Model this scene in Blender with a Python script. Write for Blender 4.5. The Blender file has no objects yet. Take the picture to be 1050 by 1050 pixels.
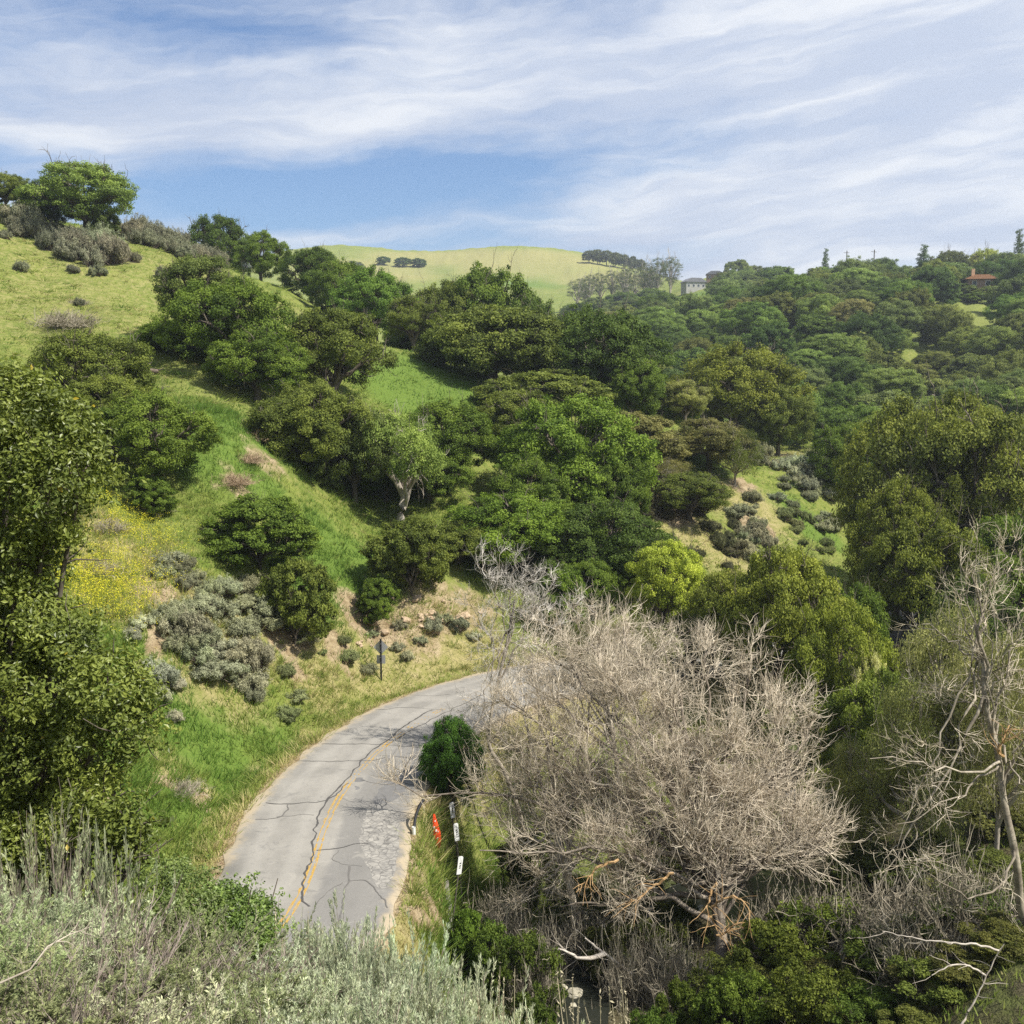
import bpy, math, random
import numpy as np
from mathutils import Vector, noise as mnoise
R = math.radians
rng = np.random.default_rng(11)
scene = bpy.context.scene
COL = scene.collection

# ------------------------------------------------------------------ camera geometry
F = 1076.0
PITCH = R(7.2)
CZ = 18.0
SN, CS = math.sin(PITCH), math.cos(PITCH)
def ray(px, py):
    u = (px - 525) / F; v = (525 - py) / F
    return np.array((u, CS + v * SN, -SN + v * CS))
def at(px, py, Y):
    d = ray(px, py); t = Y / d[1]
    return np.array((d[0] * t, Y, CZ + d[2] * t))
def on_plane(px, py, z=0.0):
    d = ray(px, py); t = (z - CZ) / d[2]
    return np.array((d[0] * t, d[1] * t, z))
def proj(x, y, z):
    dz = z - CZ
    dep = y * CS - dz * SN
    return 525 + F * x / dep, 525 - F * (y * SN + dz * CS) / dep

# ------------------------------------------------------------------ numpy noise
def _hash(ix, iy, s):
    h = (ix.astype(np.int64) * 374761393 + iy.astype(np.int64) * 668265263 + s * 1442695041) & 0xffffffff
    h = ((h ^ (h >> 13)) * 1274126177) & 0xffffffff
    return ((h ^ (h >> 16)) & 0xffff) / 65535.0
def vnoise(x, y, s=0):
    ix = np.floor(x); iy = np.floor(y); fx = x - ix; fy = y - iy
    fx = fx * fx * (3 - 2 * fx); fy = fy * fy * (3 - 2 * fy)
    a = _hash(ix, iy, s); b = _hash(ix + 1, iy, s); c = _hash(ix, iy + 1, s); d = _hash(ix + 1, iy + 1, s)
    return (a + (b - a) * fx) * (1 - fy) + (c + (d - c) * fx) * fy
def fbm(x, y, s=0, o=4):
    t = 0; a = .5
    for k in range(o):
        t = t + a * vnoise(x, y, s + k * 17); x = x * 2.03 + 7.1; y = y * 2.03 + 3.7; a *= .5
    return t / (1 - .5 ** o)
def sstep(a, b, x):
    t = np.clip((x - a) / (b - a), 0, 1); return t * t * (3 - 2 * t)

# ------------------------------------------------------------------ road and creek lines (plan)
def resample(P, step):
    P = np.asarray(P, float)
    for _ in range(3):                                   # corner cutting keeps the curve smooth
        Q = [P[0]]
        for a, b in zip(P[:-1], P[1:]): Q += [a * .75 + b * .25, a * .25 + b * .75]
        Q.append(P[-1]); P = np.array(Q)
    L = np.r_[0, np.cumsum(np.linalg.norm(np.diff(P, axis=0), axis=1))]
    s = np.linspace(0, L[-1], int(L[-1] / step) + 1)
    return np.stack([np.interp(s, L, P[:, k]) for k in range(P.shape[1])], 1), s
road_px = [(317, 905), (333, 845), (358, 802), (400, 760), (450, 729), (500, 710)]
rp = [on_plane(*p)[:2] for p in road_px]
d0 = rp[0] - rp[1]; d0 /= np.linalg.norm(d0)
road_plan = [rp[0] + np.array((-30, -24)), rp[0] + np.array((-15, -21)), rp[0] + np.array((-5.5, -15)), rp[0] + np.array((-1.6, -8)), rp[0] + np.array((-.3, -3.5))] + rp + \
            [np.array((5, 64)), np.array((14, 66.5)), np.array((24, 72)), np.array((33, 82)), np.array((42, 98)), np.array((58, 125))]
ROAD, ROAD_S = resample(road_plan, .5)
HW = 3.25
creek_plan = [(-5, 14), (.3, 22), (1.6, 28), (2.0, 31), (2.2, 33.5), (3.8, 37), (10, 45), (16, 53), (24, 62), (34, 73), (44, 90), (56, 110), (66, 135), (84, 190)]
CREEK, CREEK_S = resample(creek_plan, .6)
CREEK_Z = -3.4
def dist_to(line, x, y):
    best = np.full(x.shape, 1e9); side = np.zeros(x.shape); idx = np.zeros(x.shape, int)
    T = np.gradient(line, axis=0); T /= np.linalg.norm(T, axis=1)[:, None]
    for k in range(0, len(line), 2):
        dx = x - line[k, 0]; dy = y - line[k, 1]; d = dx * dx + dy * dy
        m = d < best
        best = np.where(m, d, best); side = np.where(m, T[k, 0] * dy - T[k, 1] * dx, side); idx = np.where(m, k, idx)
    return np.sqrt(best), side, idx

# ------------------------------------------------------------------ terrain: surveyed points, smoothed into one height function
ctrl = []
def cw(x, y, z): ctrl.append((x, y, z))
def cp(*rows):
    for px, py, Y in rows: ctrl.append(tuple(at(px, py, Y)))
def cr(th, r, z): ctrl.append((r * math.sin(th), r * math.cos(th), z))
for th in (-3.1, -2, -1, -.45, 0, .4, 1, 2, 3.1): cr(th, .6, 16.3)
for th, rows in {-.47: ((5, 14.7), (9, 13.0), (14, 9.6), (20, 7.2), (28, 4.6)), -.22: ((5, 14.2), (9, 12.2), (13, 8.6), (20, 4.2), (27, .9)),
                 0.: ((5, 13.6), (7, 12.0), (10, 8.8), (14, 4.6), (20, .4), (28, -2.6)), .33: ((5, 12.9), (9, 8.8), (14, 4.2), (20, .3), (28, -1.5))}.items():
    for r, z in rows: cr(th, r, z)
cp((150, 800, 41), (200, 850, 40), (140, 700, 47), (215, 740, 48.5), (100, 620, 51), (100, 530, 57), (30, 600, 48), (200, 610, 54.5), (180, 560, 58), (255, 690, 53), (300, 660, 58),
   (340, 635, 61.5), (330, 580, 66), (350, 545, 72), (230, 470, 68), (230, 430, 75), (150, 530, 61), (430, 607, 67), (480, 602, 71), (440, 652, 65.5), (380, 660, 63.5),
   (0, 215, 130), (60, 240, 128), (120, 243, 136), (200, 264, 150), (0, 300, 104), (0, 400, 80), (100, 330, 98), (100, 400, 80), (150, 300, 112), (250, 300, 125), (280, 296, 145),
   (240, 277, 152), (300, 300, 165), (160, 380, 87), (410, 358, 116), (385, 354, 128), (440, 380, 110), (480, 400, 106), (490, 425, 101), (400, 395, 103), (400, 535, 80),
   (460, 505, 84), (520, 470, 95), (600, 430, 112), (620, 425, 117), (680, 432, 119), (760, 468, 122), (810, 470, 119), (850, 500, 112), (862, 560, 103), (800, 520, 103), (770, 560, 93),
   (720, 610, 79), (690, 525, 92), (640, 612, 76), (560, 612, 74),
   (900, 640, 78), (1050, 650, 72), (960, 715, 60), (900, 775, 51), (1050, 800, 45), (850, 865, 44), (1050, 960, 29), (900, 1005, 32), (750, 985, 35),
   (1050, 420, 165), (1050, 350, 240), (1050, 320, 320), (900, 425, 185), (900, 352, 250), (900, 312, 345), (850, 314, 385), (815, 352, 240), (820, 400, 200), (780, 311, 420), (740, 313, 460), (1050, 336, 460), (960, 332, 480), (900, 330, 490), (850, 325, 540), (800, 318, 600), (990, 302, 325), (700, 330, 420),
   (720, 288, 600), (760, 288, 620), (690, 303, 600), (640, 302, 650), (590, 310, 620), (600, 330, 480), (640, 350, 330), (680, 375, 260), (740, 372, 250), (740, 340, 330),
   (340, 251, 950), (430, 258, 960), (430, 280, 800), (525, 252, 950), (600, 262, 880), (650, 277, 860), (700, 290, 860), (760, 302, 860), (840, 320, 860), (480, 300, 700), (560, 290, 760), (380, 292, 740), (200, 272, 900), (0, 262, 900))
for x, y, z in ((60, 150, 3.5), (80, 200, 7), (38, 150, 6), (45, 128, 8), (15, 150, 12), (-10, 170, 14), (95, 150, 4), (-10, 300, 12), (-60, 250, 26), (30, 230, 10), (-40, 400, 25), (-140, 330, 40), (-60, 190, 27), (-100, 200, 36),
                (10, 38, -3.2), (-12, 27, 0), (-24, 22, 1)): cw(x, y, z)
for th in (-3.1, -2.2, -1.4, -.9, -.6, -.3, 0, .3, .6, .9, 1.4, 2.2, 3.1):
    cr(th, 1500, 95); cr(th, 4200, 10)
    if abs(th) > .55:
        s = 1 if th > 0 else -1; b = abs(th) > 2
        cr(th, 10, 19 if b else (13.5 if s < 0 else 9.5)); cr(th, 40, 28 if b else (12 if s < 0 else 1)); cr(th, 130, 50 if b else (38 if s < 0 else 12)); cr(th, 400, 42 if s > 0 and not b else 60)
ctrl = np.array(ctrl)
R0 = 3.0
def warp(x, y):
    r = np.hypot(x, y)
    return np.stack((np.arctan2(x, y) * 3.2, np.log(r + R0) * 1.6), -1), r
cq, crr = warp(ctrl[:, 0], ctrl[:, 1])
cs_ = (ctrl[:, 2] - CZ) / (crr + R0)
def tps(d2): return np.where(d2 > 1e-12, .5 * d2 * np.log(np.maximum(d2, 1e-12)), 0)
n = len(cq)
K = tps(((cq[:, None] - cq[None]) ** 2).sum(-1)) + np.eye(n) * .002
Pm = np.c_[np.ones(n), cq]
A = np.block([[K, Pm], [Pm.T, np.zeros((3, 3))]])
sol = np.linalg.solve(A, np.r_[cs_, 0, 0, 0])
def base_height(x, y):
    sh = x.shape; x = x.ravel(); y = y.ravel(); out = np.empty(len(x))
    for i in range(0, len(x), 40000):
        q, r = warp(x[i:i + 40000], y[i:i + 40000])
        k = tps(((q[:, None] - cq[None]) ** 2).sum(-1))
        out[i:i + 40000] = CZ + (k @ sol[:n] + sol[n] + q @ sol[n + 1:]) * (r + R0)
    return out.reshape(sh)
def ground(x, y):
    x = np.asarray(x, float); y = np.asarray(y, float); sh = x.shape
    x = np.atleast_1d(x); y = np.atleast_1d(y)
    z = base_height(x, y)
    r = np.hypot(x, y)
    amp = np.clip(r / 60, .15, 3) * sstep(2, 20, r)
    z = z + (fbm(x / 9, y / 9, 3) - .5) * 1.0 * amp + (fbm(x / 1.7, y / 1.7, 9, 3) - .5) * .32 * np.minimum(amp, 1.2)
    near = r < 160
    if near.any():
        dc, _, _ = dist_to(CREEK, x[near], y[near])
        zn = z[near]
        bed = CREEK_Z - .25 + np.clip(r[near] - 75, 0, 90) * .085
        zn = bed + (zn - bed) * sstep(.9, 6.5, dc)
        d, side, _ = dist_to(ROAD, x[near], y[near])
        w = sstep(HW + .35, HW + 2.6, d)
        zn = -.05 + (zn + .05) * w
        z[near] = zn
    return z.reshape(sh)
def gz(x, y): return float(ground(np.array([x]), np.array([y]))[0])
def hit(px, py, lo=8., hi=1200.):
    d = ray(px, py); t = np.exp(np.linspace(math.log(lo), math.log(hi), 700)) / d[1]
    x = d[0] * t; y = d[1] * t; z = CZ + d[2] * t
    g = ground(x, y)
    k = np.argmax(z < g)
    if not (z < g).any(): k = len(t) - 1
    return np.array((x[k], y[k], g[k]))

# ------------------------------------------------------------------ mesh helpers
class Geo:
    def __init__(s): s.v = []; s.q = []; s.t = []; s.tint = []; s.n = 0; s.qm = []; s.tm = []
    def add(s, V, quads=None, tris=None, tint=0., mat=0):
        V = np.asarray(V, float).reshape(-1, 3)
        if quads is not None and len(quads): s.q.append(np.asarray(quads) + s.n); s.qm.append(np.full(len(quads), mat))
        if tris is not None and len(tris): s.t.append(np.asarray(tris) + s.n); s.tm.append(np.full(len(tris), mat))
        s.v.append(V); s.tint.append(np.broadcast_to(np.asarray(tint, float), (len(V),)).copy()); s.n += len(V)
    def mesh(s, name, mats, smooth=False):
        V = np.concatenate(s.v); me = bpy.data.meshes.new(name)
        me.vertices.add(len(V)); me.vertices.foreach_set('co', V.astype(np.float32).ravel())
        q = np.concatenate(s.q) if s.q else np.zeros((0, 4), int); t = np.concatenate(s.t) if s.t else np.zeros((0, 3), int)
        li = np.r_[q.ravel(), t.ravel()].astype(np.int32)
        me.loops.add(len(li)); me.loops.foreach_set('vertex_index', li)
        me.polygons.add(len(q) + len(t))
        me.polygons.foreach_set('loop_start', np.r_[np.arange(len(q)) * 4, len(q) * 4 + np.arange(len(t)) * 3].astype(np.int32))
        mi = np.concatenate(s.qm + s.tm).astype(np.int32) if (s.qm or s.tm) else np.zeros(0, np.int32)
        me.polygons.foreach_set('material_index', mi)
        me.polygons.foreach_set('use_smooth', np.full(len(mi), smooth))
        a = me.attributes.new('tint', 'FLOAT', 'POINT'); a.data.foreach_set('value', np.concatenate(s.tint).astype(np.float32))
        for m in (mats if isinstance(mats, (list, tuple)) else [mats]): me.materials.append(m)
        me.update(calc_edges=True); return me
def link(name, me, parent=None, loc=None):
    o = bpy.data.objects.new(name, me); COL.objects.link(o)
    if parent is not None: o.parent = parent
    if loc is not None: o.location = loc
    return o
def tag(o, label=None, cat=None, group=None, kind=None):
    if label: o['label'] = label
    if cat: o['category'] = cat
    if group: o['group'] = group
    if kind: o['kind'] = kind
    return o
def norm(v): return v / np.maximum(np.linalg.norm(v, axis=-1, keepdims=True), 1e-9)
def leaves(g, P, N, size, aspect=.55, tint=0., mat=0, fold=.15, T=None):
    m = len(P); N = norm(N)
    if T is None: T = rng.normal(size=(m, 3))
    T = norm(T - (T * N).sum(1, keepdims=True) * N); B = np.cross(N, T)
    s = np.broadcast_to(np.asarray(size, float), (m,))[:, None]
    f = N * s * fold
    V = np.stack((P - T * s, P + B * s * aspect + f, P + T * s, P - B * s * aspect + f), 1)
    g.add(V, quads=np.arange(m * 4).reshape(m, 4), tint=np.repeat(np.broadcast_to(np.asarray(tint, float), (m,)), 4), mat=mat)
def tubes(g, P, Rr, sides=5, tint=0., mat=0):
    m, k, _ = P.shape
    T = norm(np.gradient(P, axis=1)); ref = np.where(np.abs(T[..., 2:3]) < .9, np.array((0, 0, 1.)), np.array((1., 0, 0)))
    U = norm(np.cross(T, ref)); W = np.cross(T, U)
    a = np.arange(sides) * 2 * math.pi / sides
    ring = P[:, :, None] + Rr[:, :, None, None] * (np.cos(a)[None, None, :, None] * U[:, :, None] + np.sin(a)[None, None, :, None] * W[:, :, None])
    idx = np.arange(m * k * sides).reshape(m, k, sides); nx = np.roll(idx, -1, 2)
    q = np.stack((idx[:, :-1], nx[:, :-1], nx[:, 1:], idx[:, 1:]), -1).reshape(-1, 4)
    tt = np.broadcast_to(np.asarray(tint, float).reshape(-1, 1) if np.ndim(tint) else tint, (m, k * sides)).ravel() if np.ndim(tint) else tint
    g.add(ring.reshape(-1, 3), quads=q, tint=tt, mat=mat)
def grow(S, D, L, k, curl=.25, up=0., r=rng):
    P = np.empty((len(S), k, 3)); P[:, 0] = S; D = norm(D.copy()); st = (L / (k - 1))[:, None]
    for i in range(1, k):
        D = norm(D + r.normal(size=D.shape) * curl + np.array((0, 0, 1.)) * up)
        P[:, i] = P[:, i - 1] + D * st
    return P
def sprout(P, per, lo=.25, hi=1., ang=.7, r=rng):
    m, k, _ = P.shape
    i = np.repeat(np.arange(m), per); t = r.uniform(lo, hi, len(i)) * (k - 1); a = np.minimum(t.astype(int), k - 2); f = (t - a)[:, None]
    S = P[i, a] * (1 - f) + P[i, a + 1] * f; D = norm(P[i, a + 1] - P[i, a])
    D = norm(D + r.normal(size=D.shape) * ang)
    return S, D, i, t / (k - 1)
def taper(m, k, r0, r1): return np.linspace(0, 1, k)[None] * (np.reshape(r1, (-1, 1)) - np.reshape(r0, (-1, 1))) + np.reshape(r0, (-1, 1)) + np.zeros((m, k))
def bezier(a, b, c, k): 
    t = np.linspace(0, 1, k)[:, None]; return a * (1 - t) ** 2 + 2 * b * t * (1 - t) + c * t * t

# ------------------------------------------------------------------ node helpers
def mat_new(name):
    m = bpy.data.materials.new(name); m.use_nodes = True; nt = m.node_tree; nt.nodes.clear(); return m, nt
class NT:
    def __init__(s, nt): s.nt = nt
    def n(s, t, **kw):
        x = s.nt.nodes.new(t)
        for k, v in kw.items():
            if k == 'ins':
                for kk, vv in v.items(): s.set(x.inputs[kk], vv)
            else: setattr(x, k, v)
        return x
    def set(s, sock, v):
        if isinstance(v, bpy.types.NodeSocket): s.nt.links.new(v, sock)
        else: sock.default_value = v
    def math(s, op, a, b=None, clamp=False):
        x = s.n('ShaderNodeMath', operation=op, use_clamp=clamp); s.set(x.inputs[0], a)
        if b is not None: s.set(x.inputs[1], b)
        return x.outputs[0]
    def mix(s, f, a, b, blend='MIX'):
        x = s.n('ShaderNodeMix', data_type='RGBA', blend_type=blend); s.set(x.inputs[0], f); s.set(x.inputs[6], a if isinstance(a, bpy.types.NodeSocket) else (*a, 1)); s.set(x.inputs[7], b if isinstance(b, bpy.types.NodeSocket) else (*b, 1)); return x.outputs[2]
    def noise(s, vec, scale, detail=4., rough=.55, dist=0.):
        x = s.n('ShaderNodeTexNoise'); s.set(x.inputs['Vector'], vec); x.inputs['Scale'].default_value = scale; x.inputs['Detail'].default_value = detail; x.inputs['Roughness'].default_value = rough; x.inputs['Distortion'].default_value = dist; return x.outputs[0]
    def ramp(s, v, a, b, lo=0., hi=1.):
        x = s.n('ShaderNodeMapRange', interpolation_type='SMOOTHSTEP'); s.set(x.inputs[0], v); x.inputs[1].default_value = a; x.inputs[2].default_value = b; x.inputs[3].default_value = lo; x.inputs[4].default_value = hi; return x.outputs[0]
    def attr(s, name): return s.n('ShaderNodeAttribute', attribute_name=name).outputs['Fac']
    def out(s, surf, vol=None):
        o = s.n('ShaderNodeOutputMaterial')
        if surf is not None: s.nt.links.new(surf, o.inputs['Surface'])
        if vol is not None: s.nt.links.new(vol, o.inputs['Volume'])
def pbsdf(N, col, rough=.8, spec=.3, bump=None, **kw):
    b = N.n('ShaderNodeBsdfPrincipled'); N.set(b.inputs['Base Color'], col if isinstance(col, bpy.types.NodeSocket) else (*col, 1)); N.set(b.inputs['Roughness'], rough); b.inputs['Specular IOR Level'].default_value = spec
    if bump is not None: N.nt.links.new(bump, b.inputs['Normal'])
    for k, v in kw.items(): N.set(b.inputs[k], v)
    return b.outputs[0]
def simple(name, col, rough=.7, var=.25, scale=8., spec=.3, metal=0., bump=.2):
    m, nt = mat_new(name); N = NT(nt); tc = N.n('ShaderNodeTexCoord').outputs['Object']
    nz = N.noise(tc, scale, 5.); c = N.mix(nz, [x * (1 - var) for x in col], [min(1, x * (1 + var)) for x in col])
    bp = N.n('ShaderNodeBump', ins={'Strength': bump, 'Distance': .02, 'Height': nz}).outputs[0]
    N.out(pbsdf(N, c, rough, spec, bp, Metallic=metal)); return m
def leaf_mat(name, trans=.33, rough=.6, spec=.14, yel=.35, tone=None, hue=.012):
    """colour from the object, varied leaf by leaf"""
    m, nt = mat_new(name); N = NT(nt)
    oc = N.n('ShaderNodeObjectInfo').outputs['Color'] if tone is None else N.n('ShaderNodeRGB').outputs[0]
    if tone is not None: oc.default_value = (*tone, 1)
    t = N.attr('tint')
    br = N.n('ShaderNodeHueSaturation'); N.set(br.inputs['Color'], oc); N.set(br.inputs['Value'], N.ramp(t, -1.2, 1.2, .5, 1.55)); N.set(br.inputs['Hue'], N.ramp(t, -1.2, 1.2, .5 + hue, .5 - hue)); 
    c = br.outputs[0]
    c2 = N.mix(yel, c, N.mix(1., c, (1.25, 1.35, .5), 'MULTIPLY'))
    s1 = pbsdf(N, c, rough, spec); tr = N.n('ShaderNodeBsdfTranslucent'); N.set(tr.inputs[0], c2)
    mx = N.n('ShaderNodeMixShader'); mx.inputs[0].default_value = trans; nt.links.new(s1, mx.inputs[1]); nt.links.new(tr.outputs[0], mx.inputs[2])
    N.out(mx.outputs[0]); return m
def bark_mat(name, a, b, scale=3.):
    m, nt = mat_new(name); N = NT(nt); tc = N.n('ShaderNodeTexCoord').outputs['Object']
    nz = N.noise(tc, scale, 6., .65); c = N.mix(N.ramp(nz, .3, .7), a, b)
    c = N.mix(N.ramp(N.attr('tint'), -1, 1, 0, 1), N.mix(1., c, (.62, .6, .58), 'MULTIPLY'), N.mix(1., c, (1.3, 1.3, 1.3), 'MULTIPLY'))
    N.out(pbsdf(N, c, .9, .15)); return m
# ------------------------------------------------------------------ camera, sky, sun
cam = bpy.data.cameras.new('camera'); co = bpy.data.objects.new('camera', cam); COL.objects.link(co)
co.location = (0, 0, CZ); co.rotation_euler = (R(90) - PITCH, 0, 0)
cam.sensor_width = 36; cam.lens = 36 * F / 1050; cam.clip_start = .1; cam.clip_end = 12000
scene.camera = co
SUN_AZ, SUN_EL = R(112), R(53)
sd = bpy.data.lights.new('sun', 'SUN'); sd.energy = 5.0; sd.angle = R(.6); sd.color = (1, .955, .87)
so = bpy.data.objects.new('sun', sd); COL.objects.link(so); so.location = (60, -10, 120)
sv = Vector((math.sin(SUN_AZ) * math.cos(SUN_EL), math.cos(SUN_AZ) * math.cos(SUN_EL), math.sin(SUN_EL)))
so.rotation_euler = (-sv).to_track_quat('-Z', 'Y').to_euler()
w = bpy.data.worlds.new('World'); scene.world = w; w.use_nodes = True; nt = w.node_tree; nt.nodes.clear(); N = NT(nt)
sky = N.n('ShaderNodeTexSky', sky_type='NISHITA', sun_disc=False, sun_elevation=SUN_EL, sun_rotation=SUN_AZ, altitude=200, air_density=1.0, dust_density=.6, ozone_density=1.6)
tc = N.n('ShaderNodeTexCoord').outputs['Generated']
sx = N.n('ShaderNodeSeparateXYZ'); nt.links.new(tc, sx.inputs[0])
az = N.math('ARCTAN2', sx.outputs[0], sx.outputs[1]); el = N.math('ARCSINE', sx.outputs[2])
def cv(a, b, c=0.):
    x = N.n('ShaderNodeCombineXYZ'); N.set(x.inputs[0], a); N.set(x.inputs[1], b); N.set(x.inputs[2], c); return x.outputs[0]
elw = N.math('ADD', el, N.math('MULTIPLY', az, -.09))          # streaks lean a little across the sky
wn = N.noise(cv(N.math('MULTIPLY', az, 2.), N.math('MULTIPLY', elw, 6.), 4.), 2.2, 4., .6)
els = N.math('ADD', elw, N.math('MULTIPLY', N.math('SUBTRACT', wn, .5), .07))
n1 = N.noise(cv(N.math('MULTIPLY', az, 1.5), N.math('MULTIPLY', els, 7.5), 1.7), 2.2, 5., .52, .15)
n2 = N.noise(cv(N.math('MULTIPLY', az, 4.), N.math('MULTIPLY', els, 30.), 5.), 2.0, 4., .55, .1)
n3 = N.noise(cv(N.math('MULTIPLY', az, 9.), N.math('MULTIPLY', els, 28.), 9.), 2.5, 3., .6, .6)
def blob(px, py, wx, wy, amp):
    d = ray(px, py); a0 = math.atan2(d[0], d[1]); e0 = math.asin(d[2] / np.linalg.norm(d))
    qx = N.math('DIVIDE', N.math('SUBTRACT', az, a0), wx / F); qy = N.math('DIVIDE', N.math('SUBTRACT', els, e0 - .09 * a0), wy / F)
    d2 = N.math('ADD', N.math('MULTIPLY', qx, qx), N.math('MULTIPLY', qy, qy))
    return N.math('MULTIPLY', N.math('EXPONENT', N.math('MULTIPLY', d2, -1.)), amp)
dens = N.math('ADD', N.math('MULTIPLY', n1, .9), N.math('MULTIPLY', n2, .26))
dens = N.math('ADD', dens, N.math('MULTIPLY', n3, .2))
for b in ((330, 195, 260, 34, -.42), (190, 28, 150, 22, -.10), (60, 75, 120, 18, .12), (620, 155, 160, 36, -.22), (650, 262, 200, 16, -.2), (350, 122, 220, 22, .3), (40, 135, 110, 36, .2), (840, 185, 280, 50, .34), (820, 60, 340, 55, .24), (470, 20, 120, 30, .12), (970, 250, 200, 16, .22), (330, 238, 120, 14, .22), (930, 130, 160, 18, -.1)):
    dens = N.math('ADD', dens, blob(*b))
dens = N.math('ADD', dens, N.math('MULTIPLY', N.math('MINIMUM', N.math('MAXIMUM', az, -.06), .5), .42))
cl = N.ramp(dens, .36, .94)
shade = N.ramp(N.noise(cv(N.math('MULTIPLY', az, 2.2), N.math('MULTIPLY', els, 16.), 12.), 2.0, 5., .55), .38, .68)
cc = N.mix(shade, (4.9, 5.5, 6.7), (7.6, 7.8, 8.1))
skyc = N.mix(1., sky.outputs[0], (.68, .87, 1.09), 'MULTIPLY')
fin = N.mix(N.math('MULTIPLY', cl, .93), skyc, cc)
bg = N.n('ShaderNodeBackground'); nt.links.new(fin, bg.inputs[0]); bg.inputs[1].default_value = .079
wo = N.n('ShaderNodeOutputWorld'); nt.links.new(bg.outputs[0], wo.inputs[0])
scene.view_settings.view_transform = 'Standard'; scene.view_settings.look = 'None'; scene.view_settings.exposure = 0.66; scene.view_settings.gamma = 1
scene.cycles.max_bounces = 5; scene.cycles.diffuse_bounces = 3; scene.cycles.glossy_bounces = 2; scene.cycles.transmission_bounces = 3; scene.cycles.volume_bounces = 0
scene.cycles.use_denoising = False; scene.cycles.denoiser = 'OPENIMAGEDENOISE'; scene.cycles.denoising_input_passes = 'RGB_ALBEDO_NORMAL'; scene.cycles.denoising_prefilter = 'ACCURATE'

# ------------------------------------------------------------------ ground sheet
rr = [0.0, .5]
while rr[-1] < 4200:
    r = rr[-1]; rr.append(r * (1.0115 if 24 < r < 170 else 1.02) + (.02 if r < 24 else 0))
rr = np.array(rr)
tha = np.concatenate((np.linspace(-math.pi, -.62, 40)[:-1], np.linspace(-.62, .62, 520), np.linspace(.62, math.pi, 40)[1:]))
RRg, THg = np.meshgrid(rr, tha, indexing='ij')
GX = RRg * np.sin(THg); GY = RRg * np.cos(THg); GZ = ground(GX, GY)
PATCH = []          # kinds of ground: (x, y, radius, kind, strength)
def patch(px, py, rad, kind, s=1.): p = hit(px, py); PATCH.append((p[0], p[1], rad * (.62 if kind == 'soil' else 1), kind, s * ((.8 if rad > 30 else .48) if kind == 'dry' and rad > 7 else .64 if kind == 'soil' and (600 < py < 660 and px > 390 and px < 510 or py < 500 and px < 300) else 1)))
for a in ((425, 640, 4.5), (465, 622, 3.4), (495, 625, 3.5), (440, 628, 4.), (380, 650, 3.2), (160, 615, 2.2), (150, 650, 2.), (155, 690, 1.6), (268, 470, 3.2), (240, 497, 2.6), (262, 440, 2.4), (690, 525, 4.), (660, 520, 3.), (640, 540, 3), (803, 468, 3.2), (800, 350, 14), (785, 362, 12), (345, 668, 2.2), (185, 815, 1.6), (75, 800, 1.6), (330, 650, 2), (290, 660, 2), (420, 930, 1.2), (300, 690, 1.6), (455, 950, 1.5), (760, 500, 3), (770, 540, 4)):
    patch(*a, 'soil')
for a in ((135, 560, 3.4), (120, 590, 2.6), (110, 610, 2.4), (155, 600, 3), (190, 640, 3), (220, 690, 3), (330, 700, 3), (385, 690, 4), (430, 675, 4), (480, 660, 4), (180, 790, 1.8), (230, 650, 3), (60, 320, 14), (90, 300, 12), (150, 270, 14), (40, 260, 10), (250, 300, 12), (180, 340, 9), (795, 465, 4), (760, 590, 5), (540, 270, 90), (380, 280, 70), (450, 265, 80), (620, 285, 60), (720, 560, 6), (760, 520, 6), (320, 760, 1.5)):
    patch(*a, 'dry', .75)
for a in ((180, 720, 4), (160, 770, 3.5), (210, 770, 3), (140, 800, 3), (250, 740, 2.5), (345, 590, 4), (340, 620, 4), (350, 570, 4), (225, 430, 5), (235, 470, 4), (450, 390, 9), (420, 400, 7), (480, 410, 6), (440, 900, 1.6), (430, 940, 1.4), (445, 870, 1.2), (830, 540, 4), (195, 430, 4), (560, 285, 60), (690, 310, 30), (430, 275, 40), (720, 480, 4)):
    patch(*a, 'lush')
def cover(x, y, kind):
    m = np.zeros(x.shape)
    wx = x + (fbm(x / 1.3, y / 1.3, 40, 3) - .5) * 2.4; wy = y + (fbm(x / 1.3, y / 1.3, 60, 3) - .5) * 2.4
    for px, py, rad, k, s in PATCH:
        if k == kind: m = np.maximum(m, s * (1 - sstep(.45 * rad, 1.25 * rad, np.hypot(wx - px, wy - py))))
    return m
soil = cover(GX, GY, 'soil'); dry = cover(GX, GY, 'dry'); lush = cover(GX, GY, 'lush')
rd, rside, _ = dist_to(ROAD, GX, GY)
soil = np.maximum(soil, (1 - sstep(HW + .25, HW + .9, rd + (fbm(GX, GY, 71, 3) - .5) * .9)) * .85)
dry = np.maximum(dry, (1 - sstep(HW + .8, HW + 2.4, rd + (fbm(GX, GY, 77, 3) - .5) * 1.6)))
crd, _, _ = dist_to(CREEK, GX, GY)
_, cside, _ = dist_to(CREEK, GX, GY)
mud = np.maximum((1 - sstep(2.2, 7, crd)), (1 - sstep(9, 24, crd)) * (cside < 0) * .75) * (np.hypot(GX, GY) < 110)
shrubby = np.zeros(GX.shape)                                     # leaf litter and scrub floor of the wooded slopes
pxx, pyy = proj(GX, np.maximum(GY, 1), GZ)
g = Geo(); nr, nc = GX.shape; idx = np.arange(nr * nc).reshape(nr, nc)
g.add(np.stack((GX, GY, GZ), -1), quads=np.stack((idx[:-1, :-1], idx[1:, :-1], idx[1:, 1:], idx[:-1, 1:]), -1).reshape(-1, 4))
m, nt = mat_new('hill_ground'); N = NT(nt); pos = N.n('ShaderNodeNewGeometry').outputs['Position']
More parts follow.
